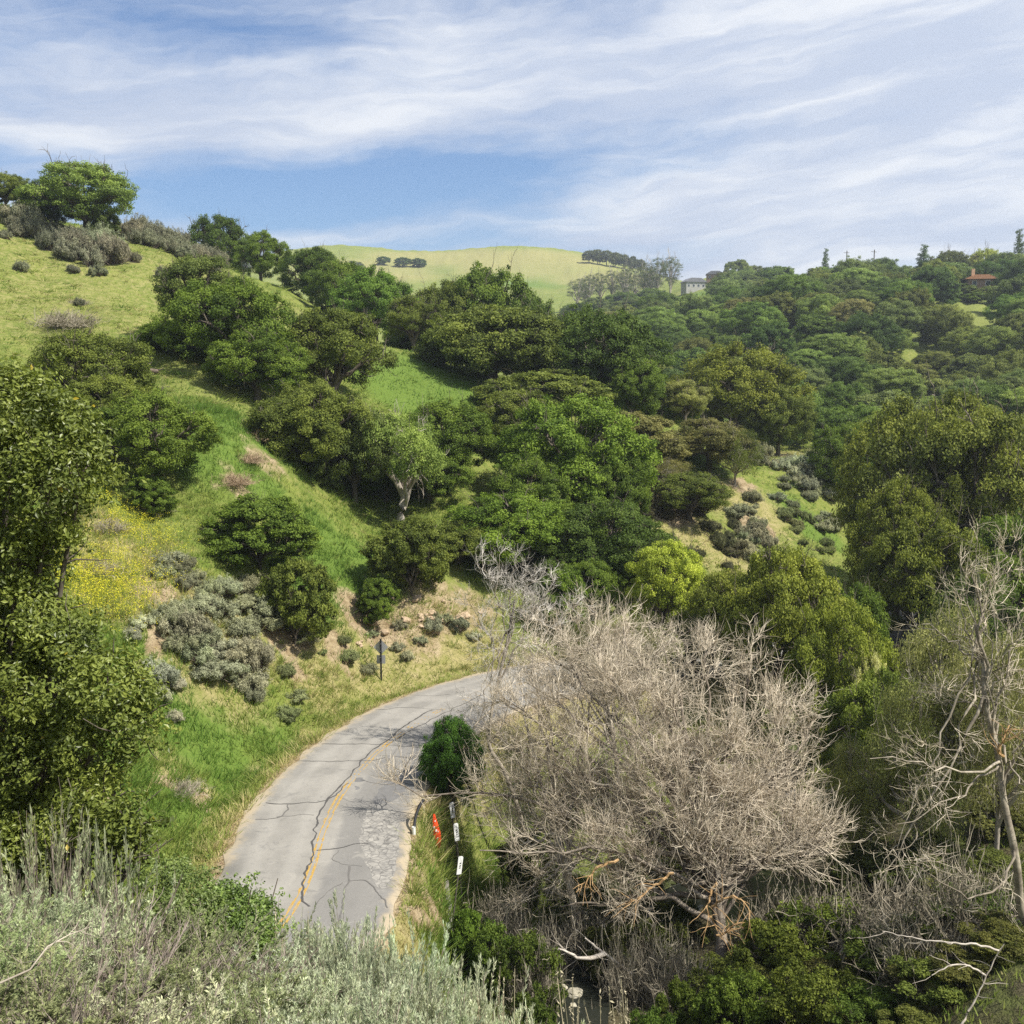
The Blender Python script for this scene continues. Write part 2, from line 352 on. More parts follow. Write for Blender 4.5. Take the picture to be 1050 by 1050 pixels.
nA = N.noise(pos, .035, 5.); nB = N.noise(pos, .25, 6., .6); nC = N.noise(pos, 1.6, 6., .65); nD = N.noise(pos, 9., 3., .6)
green = N.mix(N.ramp(nB, .35, .68), (.125, .175, .03), (.20, .235, .05))
green = N.mix(N.ramp(nC, .42, .75), green, (.27, .27, .08)); nE = N.noise(pos, .7, 5., .7, .6); green = N.mix(N.ramp(nE, .55, .70, 0, .7), green, (.10, .14, .03)); green = N.mix(N.ramp(nE, .42, .30, 0, .6), green, (.31, .27, .12))
green = N.mix(N.ramp(nA, .42, .66, 0, .75), green, (.215, .235, .065))
lushc = N.mix(nC, (.085, .15, .024), (.17, .235, .045))
dryc = N.mix(N.ramp(nC, .3, .7), (.26, .24, .08), (.38, .325, .155))
soilc = N.mix(N.ramp(nC, .3, .7), (.24, .175, .095), (.43, .345, .215))
soilc = N.mix(N.ramp(nD, .55, .7), soilc, (.16, .10, .065))
mudc = N.mix(nC, (.055, .05, .025), (.125, .105, .06)); mudc = N.mix(N.ramp(nB, .45, .6, 0, .6), mudc, (.07, .10, .03))
def msk(name, sharp=.5):
    return N.ramp(N.math('ADD', N.attr(name), N.math('MULTIPLY', N.math('SUBTRACT', nC, .5), .9)), .5 - sharp * .5, .5 + sharp * .5)
c = N.mix(msk('lush', .8), green, lushc); c = N.mix(msk('dry', .8), c, dryc); c = N.mix(msk('mud', .6), c, mudc); c = N.mix(msk('soil', .5), c, soilc)
bp = N.n('ShaderNodeBump', ins={'Strength': 1., 'Distance': .5, 'Height': N.math('ADD', N.math('MULTIPLY', nC, .7), N.math('MULTIPLY', nD, .3))}).outputs[0]
N.out(pbsdf(N, c, .95, .1, bp))
me = g.mesh('hill_ground', m, True)
for nm, arr in (('soil', soil), ('dry', dry), ('lush', lush), ('mud', mud)):
    a = me.attributes.new(nm, 'FLOAT', 'POINT'); a.data.foreach_set('value', arr.ravel().astype(np.float32))
tag(link('hillside', me), kind='structure')

# ------------------------------------------------------------------ road: sheet, double yellow line, sealed cracks, patch
def strip(name, line, offs, z, mat, parent=None, wob=0.):
    T = norm(np.gradient(line, axis=0)); Nn = np.stack((-T[:, 1], T[:, 0]), 1)
    rows = np.stack([line + Nn * (np.asarray(o)[:, None] if np.ndim(o) else o) for o in offs], 1)
    zz = np.full(rows.shape[:2] + (1,), z) if np.ndim(z) == 0 else np.broadcast_to(np.asarray(z)[None, :, None], rows.shape[:2] + (1,))
    g = Geo(); a, b = rows.shape[:2]; ix = np.arange(a * b).reshape(a, b)
    g.add(np.concatenate((rows, zz), -1), quads=np.stack((ix[:-1, :-1], ix[:-1, 1:], ix[1:, 1:], ix[1:, :-1]), -1).reshape(-1, 4)[:, ::-1])
    # across-road coordinate for the wheel tracks
    me = g.mesh(name, mat, True); at_ = me.attributes.new('across', 'FLOAT', 'POINT')
    ov = np.stack([np.broadcast_to(o, (a,)) for o in offs], 1); at_.data.foreach_set('value', ov.ravel().astype(np.float32))
    return link(name, me, parent)
m, nt = mat_new('asphalt'); N = NT(nt); pos = N.n('ShaderNodeNewGeometry').outputs['Position']
nB = N.noise(pos, .5, 5.); nC = N.noise(pos, 6., 6., .7); nD = N.noise(pos, 40., 2.)
c = N.mix(N.ramp(nB, .3, .7), (.205, .192, .17), (.275, .257, .226))
ac = N.attr('across')
trk = N.math('ABSOLUTE', N.math('SUBTRACT', N.math('ABSOLUTE', ac), 1.55)); tr2 = N.math('ABSOLUTE', N.math('SUBTRACT', trk, .75))
c = N.mix(N.ramp(tr2, .05, .45, .45, 0), c, (.325, .305, .27))
older = N.ramp(N.math('ADD', ac, N.math('MULTIPLY', nB, .8)), .0, -.35)
c = N.mix(N.math('MULTIPLY', older, .75), c, (.155, .148, .138))
c = N.mix(N.ramp(nC, .52, .75, 0, .55), c, (.14, .135, .127)); nS = N.noise(pos, 1.1, 6., .7, .8); c = N.mix(N.ramp(nS, .56, .68, 0, .5), c, (.13, .125, .118)); c = N.mix(N.ramp(nS, .42, .32, 0, .35), c, (.36, .335, .29)); c = N.mix(N.ramp(nD, .45, .7, 0, .3), c, (.36, .345, .32))
edge = N.ramp(N.math('ADD', N.math('ABSOLUTE', ac), N.math('MULTIPLY', N.noise(pos, 1.4, 5., .65), 1.3)), 3.55, 4.15); c = N.mix(edge, c, (.37, .305, .21))
bp = N.n('ShaderNodeBump', ins={'Strength': .35, 'Distance': .02, 'Height': nC}).outputs[0]
N.out(pbsdf(N, c, .88, .25, bp)); asphalt = m
ew = [(fbm(ROAD_S * .8, ROAD_S * 0 + k * 9., 55 + k, 4) - .5) * .7 for k in range(2)]
road = tag(strip('road', ROAD, [-HW - .25 + ew[0], -HW, -2, -1, 0, 1, 2, HW, HW + .25 + ew[1]], [-.03, .03, .05, .07, .08, .07, .05, .03, -.03], asphalt), kind='structure')
def crown_z(o): return .08 - abs(o) * .0155
def line_y(t): return t
yel = simple('worn_yellow_paint', (.42, .265, .065), .7, .4, 9.)
for o in (.10, -.10):
    # worn right through in places
    wn_ = fbm(ROAD[:, 0] * .9, ROAD[:, 1] * .9, 5 + int(o * 50), 3); seg = []
    T = norm(np.gradient(ROAD, axis=0)); Nn = np.stack((-T[:, 1], T[:, 0]), 1)
    gg = Geo()
    L2, S2 = resample(ROAD, .12); T2 = norm(np.gradient(L2, axis=0)); N2 = np.stack((-T2[:, 1], T2[:, 0]), 1)
    k2 = np.where((S2 > 8) & (S2 < 130))[0]; k2 = k2[:-1]
    yw = L2[:, 1]
    for lane in (-.03, 0., .03):
        keep = k2[fbm(L2[k2, 0] * 2.6 + lane * 200, L2[k2, 1] * 2.6, 8, 4) < np.where(yw[k2] < 44, .535, np.where(yw[k2] < 52, .45, .34)) + .0]
        for side in (0,):
            A_ = L2[keep] + N2[keep] * (o + lane - .016); B_ = L2[keep] + N2[keep] * (o + lane + .016)
            A2 = L2[keep + 1] + N2[keep + 1] * (o + lane - .016); B2 = L2[keep + 1] + N2[keep + 1] * (o + lane + .016)
            V = np.stack((A_, A2, B2, B_), 1); V = np.concatenate((V, np.full(V.shape[:2] + (1,), .0855)), -1)
            gg.add(V, quads=np.arange(len(V) * 4).reshape(-1, 4)[:, ::-1])
    link('yellow_line', gg.mesh('yellow_line', yel), road)
def road_pt(px, py):
    p = on_plane(px, py, .07); d, s_, _ = dist_to(ROAD, np.array([p[0]]), np.array([p[1]])); return np.array((p[0], p[1], crown_z(float(d[0])) + .006))
tar = simple('crack_sealant', (.07, .065, .06), .6, .3, 10., .4)
tar_old = simple('open_crack', (.13, .122, .112), .8, .3, 10., .2)
cracks = [([(441, 728), (405, 752), (370, 780), (355, 800), (332, 822), (325, 845), (320, 880), (312, 905), (315, 930)], .10, 0), ([(497, 712), (475, 722), (441, 738), (418, 752), (396, 764)], .07, 0),
          ([(330, 762), (362, 762), (394, 764), (436, 766)], .055, 0), ([(302, 779), (340, 780), (378, 781), (395, 777)], .055, 0), ([(272, 823), (298, 824), (325, 823), (343, 817), (357, 803)], .07, 0),
          ([(298, 824), (292, 836), (284, 838), (262, 840)], .07, 1), ([(284, 838), (305, 835), (322, 836)], .035, 1), ([(325, 873), (345, 871), (362, 865), (378, 864)], .07, 0), ([(345, 872), (338, 880), (345, 887), (372, 887)], .035, 1),
          ([(385, 727), (415, 725), (455, 728)], .05, 1), ([(420, 712), (440, 714), (462, 712)], .03, 1), ([(360, 888), (356, 905), (352, 920), (348, 945)], .09, 1), ([(357, 902), (378, 903), (392, 915), (395, 930)], .06, 1), ([(322, 930), (340, 912), (352, 905)], .04, 1),
          ([(390, 775), (420, 776), (440, 777)], .05, 1), ([(370, 800), (400, 806), (412, 800), (425, 805)], .045, 1)]
for pts, wd, old in cracks:
    P3 = np.array([road_pt(*p) for p in pts]); L3, S3 = resample(P3, .14)
    jit = (fbm(S3 * 1.7, S3 * 0 + pts[0][0], 21, 4) - .5) * .34
    T3 = norm(np.gradient(L3[:, :2], axis=0)); N3 = np.stack((-T3[:, 1], T3[:, 0]), 1); C3 = L3[:, :2] + N3 * jit[:, None]
    wv = wd * .8 * (.3 + 1.2 * fbm(S3 * 3, S3 * 0 + pts[0][1], 33, 3))
    dd, _, _ = dist_to(ROAD, C3[:, 0], C3[:, 1])
    gg = Geo(); V = np.stack((C3 - N3 * wv[:, None] * .5, C3 + N3 * wv[:, None] * .5), 1); V = np.concatenate((V, np.broadcast_to((.093 - dd * .0155)[:, None, None], V.shape[:2] + (1,))), -1)
    ix = np.arange(len(V) * 2).reshape(-1, 2)
    gg.add(V, quads=np.stack((ix[:-1, 0], ix[1:, 0], ix[1:, 1], ix[:-1, 1]), 1)[:, ::-1]); link('sealed_crack', gg.mesh('sealed_crack', tar_old if old else tar), road)
m, nt = mat_new('broken_asphalt'); N = NT(nt); pos = N.n('ShaderNodeNewGeometry').outputs['Position']
vo = N.n('ShaderNodeTexVoronoi', feature='DISTANCE_TO_EDGE', ins={'Vector': pos, 'Scale': 3.2}).outputs[0]
nb = N.noise(pos, 3., 6., .7)
c = N.mix(N.ramp(nb, .35, .65), (.19, .18, .165), (.33, .31, .275)); c = N.mix(N.ramp(vo, .0, .07, .75, 0), c, (.09, .085, .08))
N.out(pbsdf(N, c, .9, .2))
def flat_patch(name, outline, lift):
    P = np.array([road_pt(*p) for p in outline]); Q, s_ = resample(np.vstack((P, P[:1])), .15)
    Q = Q[:-1]; cen = Q.mean(0); Q[:, :2] += (Q[:, :2] - cen[:2]) * ((fbm(Q[:, 0] * 2, Q[:, 1] * 2, 3, 3) - .5) * .25)[:, None]
    gg = Geo(); rings = [cen + (Q - cen) * f for f in (1, .75, .5, .25)]; V = np.concatenate(rings + [cen[None]])
    d_, _, _ = dist_to(ROAD, V[:, 0], V[:, 1]); V[:, 2] = .08 - d_ * .0155 + lift; k = len(Q); qd = []
    for r_ in range(3):
        a = np.arange(k) + r_ * k; b = np.roll(np.arange(k), -1) + r_ * k; qd.append(np.stack((a, b, b + k, a + k), 1))
    a = np.arange(k) + 3 * k; b = np.roll(np.arange(k), -1) + 3 * k
    gg.add(V, quads=np.concatenate(qd), tris=np.stack((a, b, np.full(k, 4 * k)), 1)); return link(name, gg.mesh(name, m), road)
flat_patch('broken_patch', [(376, 830), (392, 826), (408, 830), (410, 850), (408, 872), (404, 900), (392, 912), (384, 905), (378, 890), (369, 865), (370, 845)], .004)
dk = simple('dark_asphalt', (.15, .145, .14), .85, .35, 3.); m = dk
flat_patch('dark_patch', [(366, 798), (392, 796), (416, 800), (414, 815), (396, 824), (372, 822), (362, 812)], .0035)  # irregular darker area over the right lane
m, nt = mat_new('stream_water'); N = NT(nt); pos = N.n('ShaderNodeNewGeometry').outputs['Position']
bp = N.n('ShaderNodeBump', ins={'Strength': .25, 'Distance': .05, 'Height': N.noise(pos, 3., 4.)}).outputs[0]
N.out(pbsdf(N, (.02, .022, .016), .08, .6, bp))
k = (CREEK_S < 75)
cs2 = CREEK[k]
tag(strip('stream', cs2, [-.8 - .25 * np.sin(CREEK_S[k] * .7), 0, .8 + .25 * np.sin(CREEK_S[k] * .9)], CREEK_Z, m), kind='structure')
# ------------------------------------------------------------------ plant makers (unit crowns: radius 1)
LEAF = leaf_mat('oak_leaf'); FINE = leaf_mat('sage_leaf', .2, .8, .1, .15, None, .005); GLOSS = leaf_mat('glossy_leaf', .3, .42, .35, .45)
BARK = bark_mat('oak_bark', (.075, .06, .045), (.19, .165, .135)); PALE = bark_mat('dead_wood', (.27, .235, .195), (.50, .45, .385)); TWIG = bark_mat('twig_bark', (.385, .326, .245), (.69, .61, .482)); DARKB = bark_mat('stem_bark', (.10, .075, .06), (.22, .175, .14))
def lobes_for(r, n, base, top, spread=.6, lr=(.3, .47)):
    zc = (base + top) / 2; hz = (top - base) / 2; C = [np.array((r.normal() * .1, r.normal() * .1, base + (top - base) * .68))]; Q = [.5 * min(1, hz * 1.5)]
    ga = r.uniform(0, 6.28)
    for i in range(n - 1):
        f = (i + .5) / (n - 1); z = 1 - 1.65 * f; q = math.sqrt(max(0, 1 - z * z)); a = ga + i * 2.39996 + r.normal() * .35
        sp = spread * r.uniform(.8, 1.12)
        rad = r.uniform(*lr) * min(1, .55 + hz * .6)
        c = np.array((math.cos(a) * q * sp, math.sin(a) * q * sp, zc + z * (hz - rad * .75) * r.uniform(.85, 1.05)))
        C.append(c); Q.append(rad)
    return np.array(C), np.array(Q)
def clumps_on(r, C, Q, per, base, up=.3, inside=.8, squash=.8):
    """points and outward directions over the outer surface of a set of lobes"""
    P = []; D = []; LI = []
    for i in range(len(C)):
        k = int(per * (Q[i] / Q.mean()) ** 2); d = r.normal(size=(k, 3)); d[:, 2] += up; d = norm(d)
        p = C[i] + d * Q[i] * np.array((1, 1, squash)) * r.uniform(.74, 1.04, (k, 1)); ok = p[:, 2] > base
        for j in range(len(C)):
            if j != i:
                e = (p - C[j]) / np.array((1, 1, squash)); ok &= np.linalg.norm(e, axis=1) > Q[j] * inside
        P.append(p[ok]); D.append(d[ok]); LI.append(np.full(ok.sum(), i))
    return np.concatenate(P), np.concatenate(D), np.concatenate(LI)
def leaf_cloud(g, r, P, D, LI, lv, cr, ls, aspect=.6, jit=.55, flat=.6, mat=0, vert=0., nl=None):
    m = len(P); lobe_t = r.normal(size=LI.max() + 1) * .25; ct = r.normal(size=m) * .3 + lobe_t[LI]
    sz = r.uniform(.6, 1.35, m)
    i = np.repeat(np.arange(m), np.maximum(3, (lv * sz ** 2).astype(int))); k = len(i)
    o = r.normal(size=(k, 3)); o = norm(o) * (r.uniform(0, 1, (k, 1)) ** .5); o[:, 2] *= flat
    p = P[i] + o * (cr * sz[i])[:, None]
    nn = D[i] * .55 + norm(o) * .55 + np.array((0, 0, .35)) + r.normal(size=(k, 3)) * jit
    T = None
    if vert: T = r.normal(size=(k, 3)) * .5 + np.array((0, 0, vert)) + D[i] * .6
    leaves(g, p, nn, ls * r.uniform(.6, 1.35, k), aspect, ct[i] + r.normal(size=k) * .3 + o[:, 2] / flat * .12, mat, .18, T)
def limbs_to(g, r, C, Q, base_z=0., fork=.35, r0=.06, mat=1, lean=(0, 0), subs=5, tw=.5):
    fk = np.array((lean[0], lean[1], fork)); b0 = np.array((0, 0, base_z - .08))
    k = 6; P = bezier(b0, np.array((lean[0] * .2, lean[1] * .2, fork * .6)), fk, k)[None]
    tubes(g, P, taper(1, k, [r0 * 1.25], [r0 * .85]), 8, 0., mat)
    Ps = []
    for c, q in zip(C, Q):
        mid = fk * .45 + c * .55 + np.array((r.normal() * .08, r.normal() * .08, .12)); s = fk - np.array((0, 0, fork * r.uniform(0, .4)))
        B = bezier(s, mid, c + norm(c - fk) * q * .4, 8); B[1:-1] += r.normal(size=(6, 3)) * .022; Ps.append(B)
    Ps = np.array(Ps); m = len(Ps)
    tubes(g, Ps, taper(m, 8, np.full(m, r0 * .5), np.full(m, r0 * .1)), 5, r.normal(size=m) * .3, mat)
    if subs:
        S, D, i, t = sprout(Ps, subs, .35, 1, .8, r); k = len(S)
        P2 = grow(S, D, r.uniform(.2, .45, k) * tw * 1.5, 5, .3, .08, r); tubes(g, P2, taper(k, 5, np.full(k, r0 * .16), np.full(k, r0 * .04)), 3, r.normal(size=k) * .3, mat)
        S, D, i, t = sprout(P2, 3, .3, 1, .8, r); k = len(S)
        P3 = grow(S, D, r.uniform(.12, .28, k) * tw * 1.5, 4, .3, .08, r); tubes(g, P3, taper(k, 4, np.full(k, r0 * .06), np.full(k, r0 * .03)), 3, r.normal(size=k) * .3, mat)
KINDS = {}
def kind_oak(name, seed, n=14, base=.02, top=1.45, per=40, lv=165, cr=.122, ls=.0160, spread=.62, lr=(.3, .47), fork=.35, r0=.055, aspect=.62, lean=(0, 0), jit=.6, bark=None, subs=5, inside=.74, leafm=None):
    r = np.random.default_rng(seed); C, Q = lobes_for(r, n, base, top, spread, lr)
    P, D, LI = clumps_on(r, C, Q, per, base - .08, .3, inside)
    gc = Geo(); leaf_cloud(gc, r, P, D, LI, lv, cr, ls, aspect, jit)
    # a few short sprays that break the outline
    s = r.choice(len(P), len(P) // 5); leaf_cloud(gc, r, P[s] + D[s] * r.uniform(.05, .13, (len(s), 1)), D[s], LI[s], lv * .35, cr * .6, ls, aspect, .7)
    V = np.concatenate(gc.v); hx = np.percentile(np.hypot(V[:, 0], V[:, 1]), 97.5); zt = np.percentile(V[:, 2], 99.7)
    for v in gc.v: v[:, :2] /= hx; v[:, 2] /= zt
    gt = Geo(); C2 = C / np.array((hx, hx, zt)); limbs_to(gt, r, C2, Q / hx, 0, fork / zt, r0 / hx, 0, lean, subs)
    KINDS[name] = (gc.mesh(name + '_crown', leafm or LEAF), gt.mesh(name + '_trunk', bark or BARK, True))
kind_oak('oak_a', 1); kind_oak('oak_b', 2, n=17, base=.05, spread=.66, lr=(.25, .42), per=38); kind_oak('oak_c', 3, n=13, base=.06, top=1.3, lr=(.32, .5)); kind_oak('oak_d', 4, n=20, base=.0, top=1.5, lr=(.22, .38), per=34)
kind_oak('flat_a', 21, n=19, base=.0, top=.92, lr=(.2, .36), per=40, fork=.2); kind_oak('flat_b', 22, n=23, base=.0, top=.98, lr=(.16, .32), spread=.7, per=36, fork=.2)
kind_oak('oak_tall', 5, n=16, base=.14, top=1.9, fork=.6, lr=(.28, .42))
kind_oak('oak_open', 6, n=13, base=.3, top=1.6, per=34, lv=120, lr=(.22, .36), spread=.72, fork=.5, r0=.06, subs=8, lean=(.05, .02)); kind_oak('oak_open_b', 7, n=16, base=.16, top=1.5, per=32, lv=110, lr=(.2, .34), spread=.72, fork=.4, r0=.06, subs=8)
kind_oak('bush_a', 8, n=11, base=-.05, top=1.25, lr=(.3, .48), fork=.15, r0=.03, cr=.12, ls=.020, lv=150); kind_oak('bush_b', 9, n=14, base=-.1, top=1.3, lr=(.24, .4), fork=.15, r0=.03, cr=.115, ls=.020, per=36, lv=150)
kind_oak('wispy', 10, n=16, base=.1, top=1.6, per=24, lv=60, cr=.18, ls=.022, lr=(.16, .34), spread=.75, aspect=.3, jit=.9, subs=9, bark=PALE, r0=.04)
kind_oak('gnarled', 12, n=12, base=.42, top=1.5, per=32, lv=110, lr=(.2, .36), spread=.78, fork=.4, r0=.075, subs=8, bark=PALE, lean=(.14, .05))
kind_oak('under', 17, n=24, base=-.12, top=.95, per=26, lv=36, lr=(.13, .25), spread=.88, cr=.10, ls=.028, jit=.8, fork=.12, r0=.025, subs=6, inside=.7); kind_oak('under_b', 18, n=18, base=-.12, top=1.1, per=22, lv=34, lr=(.12, .26), spread=.92, cr=.11, ls=.026, jit=.85, fork=.12, r0=.025, subs=8, inside=.7)
kind_oak('gum', 13, n=10, base=.5, top=3.0, per=34, lv=60, lr=(.26, .42), spread=.45, fork=.9, r0=.06, aspect=.4, bark=PALE)
kind_oak('gum_b', 14, n=13, base=.7, top=3.4, per=30, lv=50, lr=(.22, .38), spread=.5, fork=1.1, r0=.06, aspect=.4, bark=PALE)
def kind_conifer(name, seed):
    r = np.random.default_rng(seed); C = []; Q = []
    for k in range(26):
        f = k / 25; a = k * 2.4; rad = (1 - f) * .75 + .05; C.append((math.cos(a) * rad * .6, math.sin(a) * rad * .6, .5 + f * 2.6)); Q.append(.12 + .3 * (1 - f))
    C = np.array(C); Q = np.array(Q); P, D, LI = clumps_on(r, C, Q, 18, .2, 0, .6, .5); gc = Geo(); leaf_cloud(gc, r, P, D, LI, 40, .14, .03, .4, .6, .5)
    V = np.concatenate(gc.v); zt = V[:, 2].max(); hx = np.percentile(np.hypot(V[:, 0], V[:, 1]), 98)
    for v in gc.v: v[:, :2] /= hx; v[:, 2] /= zt
    gt = Geo(); P = np.linspace((0, 0, -.08), (0, 0, .96), 6)[None]; tubes(gt, P, taper(1, 6, [.07], [.01]), 6)
    KINDS[name] = (gc.mesh(name + '_crown', LEAF), gt.mesh(name + '_trunk', BARK, True))
kind_conifer('conifer', 15)
def kind_sage(name, seed, n=9, per=34, lv=40, top=.85, ls=.055):
    """grey scrub seen from a distance: bunched upright sprays over woody stems"""
    r = np.random.default_rng(seed); C, Q = lobes_for(r, n + 6, .05, top, .78, (.16, .34)); Q[0] *= .7; C += r.normal(size=C.shape) * .09; C[:, 2] = np.maximum(C[:, 2], .18)
    P, D, LI = clumps_on(r, C, Q, per, .05, .5, .7); gc = Geo(); leaf_cloud(gc, r, P, D, LI, lv, .12, ls, .24, .5, 1.3, 0, 1.0)
    s = r.choice(len(P), len(P) // 3); leaf_cloud(gc, r, P[s] + (D[s] + np.array((0, 0, .5))) * r.uniform(.05, .3, (len(s), 1)), D[s], LI[s], lv * .3, .07, ls, .24, .5, 1.6, 0, 1.3)
    V = np.concatenate(gc.v); hx = np.percentile(np.hypot(V[:, 0], V[:, 1]), 97); zt = np.percentile(V[:, 2], 99.5)
    for v in gc.v: v[:, :2] /= hx; v[:, 2] /= zt
    m = 160; d = r.normal(size=(m, 3)) * (.8, .8, .2) + np.array((0, 0, .75)); gt = Geo(); S = r.normal(size=(m, 3)) * (.14, .14, 0) - np.array((0, 0, .1))
    P = grow(S, d, r.uniform(.5, 1.0, m), 5, .16, .05, r); P[:, :, 2] = np.minimum(P[:, :, 2], .85); tubes(gt, P, taper(m, 5, np.full(m, .016), np.full(m, .006)), 3, r.normal(size=m) * .4)
    KINDS[name] = (gc.mesh(name + '_foliage', FINE), gt.mesh(name + '_stems', DARKB))
for i in range(4): kind_sage('sage_%d' % i, 30 + i, n=7 + 2 * i)
def kind_dry(name, seed, m=260, top=.9):
    """leafless tangle of stems"""
    r = np.random.default_rng(seed); d = r.normal(size=(m, 3)) * (.9, .9, .25) + np.array((0, 0, .7)); S = r.normal(size=(m, 3)) * (.35, .35, 0) - np.array((0, 0, .05)); gt = Geo()
    P = grow(S, d, r.uniform(.5, 1.05, m), 6, .25, .04, r); tubes(gt, P, taper(m, 6, np.full(m, .014), np.full(m, .005)), 3, r.normal(size=m) * .5)
    S, D, i, t = sprout(P, 4, .3, 1, .7, r); P2 = grow(S, D, r.uniform(.15, .4, len(S)), 4, .25, .08, r); tubes(gt, P2, taper(len(S), 4, np.full(len(S), .007), np.full(len(S), .003)), 3, r.normal(size=len(S)) * .5)
    return gt
KINDS['dry'] = (None, kind_dry('dry', 50).mesh('dry_stems', bark_mat('dry_stem', (.20, .175, .13), (.38, .34, .26))))
KINDS['debris'] = (None, kind_dry('debris', 51).mesh('debris_stems', bark_mat('brown_brush', (.25, .175, .11), (.45, .345, .235))))

def leafgain(c): return (min(.5, c[0] * 1.5), min(.5, c[1] * 1.5), c[2] * .95)
def plant(obj_name, kind, x, y, W, H, color, label, cat, group=None, rot=None, depth=None, parts=('trunk', 'crown'), sink=0., zb=None):
    me_c, me_t = KINDS[kind]; z = gz(x, y) if zb is None else zb
    r_ = rng.uniform(0, 6.28) if rot is None else rot
    root = bpy.data.objects.new(obj_name, None); COL.objects.link(root); root.empty_display_size = .5
    if me_c is not None and me_c.materials[0] == LEAF: color = leafgain(color)
    root.location = (x, y, z - sink); root.rotation_euler = (0, 0, r_); root.scale = (W / 2, (depth or W) / 2, H)
    tag(root, label, cat, group)
    if me_t is not None: t = link(parts[0], me_t, root)
    if me_c is not None: c = link(parts[1], me_c, root); c.color = (*color, 1)
    return root
def plant_one(obj_name, kind, x, y, W, H, color, label, cat, group=None):
    o = link(obj_name, KINDS[kind][0]); o.location = (x, y, gz(x, y) - .3); o.rotation_euler = (0, 0, rng.uniform(0, 6.28)); o.scale = (W / 2, W / 2, H); o.color = (*leafgain(color), 1)
    return tag(o, label, cat, group)
REPORT = []
def vary(c, a=.18, b=.04):
    k = rng.uniform(1 - a, 1 + a); return tuple(v * k * rng.uniform(1 - b, 1 + b) for v in c)
def tree_px(kind, px, ytop, W, Y, color, label, cat='oak tree', name='oak_tree', group=None, rot=None, minH=.35, maxH=1.1):
    """a tree standing on the hillside: column px of the survey, W metres wide, at distance Y, its top seen at ytop"""
    p = at(px, ytop, Y); x = p[0]; z0 = gz(x, Y); Wm = W * Y / F * 1.13
    if kind[:4] == 'oak_' and (p[2] - z0) / Wm < .56: kind = 'flat_a' if kind in ('oak_a', 'oak_c', 'oak_tall') else 'flat_b'
    H = p[2] - z0; H2 = min(max(H, Wm * minH), Wm * maxH)
    REPORT.append((label[:44], round(Wm, 1), round(H, 1), round(H2, 1), px, ytop))
    return plant(name, kind, x, Y, Wm, H2, color, label, cat, group, rot, zb=z0 + (H - H2) * .0)
DK = (.056, .086, .024); MD = (.080, .118, .026); OL = (.096, .118, .034); GR = (.092, .118, .046); BR = (.092, .140, .027); YG = (.22, .26, .055); LT = (.15, .20, .07); SC = (.13, .125, .062); WG = (.20, .21, .10)
# ------------------------------------------------------------------ the oaks on the hill
T = tree_px
T('oak_b', 4, 178, 46, 131, OL, 'dark oak on the skyline at the very edge of the view', rot=.3, group='oaks along the hill crest')
T('oak_open', 84, 166, 98, 127, LT, 'pale grey-green oak with a spreading open crown on the skyline', group='oaks along the hill crest')
T('oak_a', 50, 184, 56, 129, DK, 'dark dense oak tucked behind the pale open oak on the crest', group='oaks along the hill crest')
T('bush_a', 108, 208, 30, 126, GR, 'low dark bush at the foot of the pale open oak on the crest', 'bush', 'oak_bush')
T('oak_open_b', 222, 222, 62, 168, DK, 'dark wide oak standing alone on the crest above the grey scrub', group='oaks along the hill crest')
T('oak_a', 266, 238, 56, 163, MD, 'round green oak on the crest just below the dark wide one', group='oaks along the hill crest')
T('oak_c', 318, 254, 58, 158, DK, 'dark oak at the low end of the crest below the far green hill', group='oaks along the hill crest')
T('oak_b', 350, 268, 60, 150, MD, 'oak between the crest end and the tall clumpy oak with a bare stem')
T('oak_a', 384, 275, 78, 133, (0.084, 0.140, 0.035), 'bright clumpy oak with its stem showing at the top of the grass slope')
T('oak_open', 424, 304, 56, 122, OL, 'olive-grey oak with a thick dark stem at the head of the grassy slope')
T('oak_c', 455, 290, 70, 139, OL, 'olive oak filling the gap behind the grassy slope head', minH=.5)
T('oak_b', 500, 275, 100, 142, MD, 'tallest dark oak on the spur top under the far hills', minH=.5)
T('oak_a', 548, 296, 78, 138, DK, 'dark oak stepping down right of the tallest spur oak')
T('oak_d', 470, 330, 70, 135, GR, 'grey-green oak in the middle of the spur top wood')
T('oak_tall', 505, 316, 128, 113, OL, 'big olive oak with a forked trunk standing on the grass slope edge')
T('oak_b', 612, 318, 130, 116, DK, 'massive dark green oak with lobed crown at the end of the spur')
T('oak_c', 575, 330, 90, 128, DK, 'dark oak wedged between the big olive oak and the massive dark one')
T('oak_d', 648, 368, 60, 112, MD, 'low right shoulder oak beside the massive dark oak')
T('bush_b', 550, 380, 120, 104, OL, 'wide low olive oak thicket below the forked big oak')
T('oak_c', 232, 302, 120, 90, MD, 'large oak with heavy rounded crown alone on the left grass slope', minH=.7)
T('oak_open', 205, 264, 88, 96, GR, 'thin-topped oak with bare limbs rising behind the large slope oak')
T('oak_d', 262, 340, 90, 86, MD, 'lower dark oak leaning out of the large slope oak')
T('oak_open_b', 340, 318, 110, 93, OL, 'lichen-pale olive oak below the crest oaks, limbs showing through')
T('oak_a', 320, 392, 112, 78, OL, 'dark olive oak above the steep lush grass strip')
T('oak_c', 362, 418, 92, 80, GR, 'grey-olive oak close against the pale gnarled tree')
T('gnarled', 408, 404, 92, 79, LT, 'gnarled light-green tree with a bare whitish trunk among dark oaks', 'tree', 'gnarled_tree', rot=.4)
T('oak_b', 462, 412, 96, 86, MD, 'dark green oak right behind the gnarled white-trunked tree')
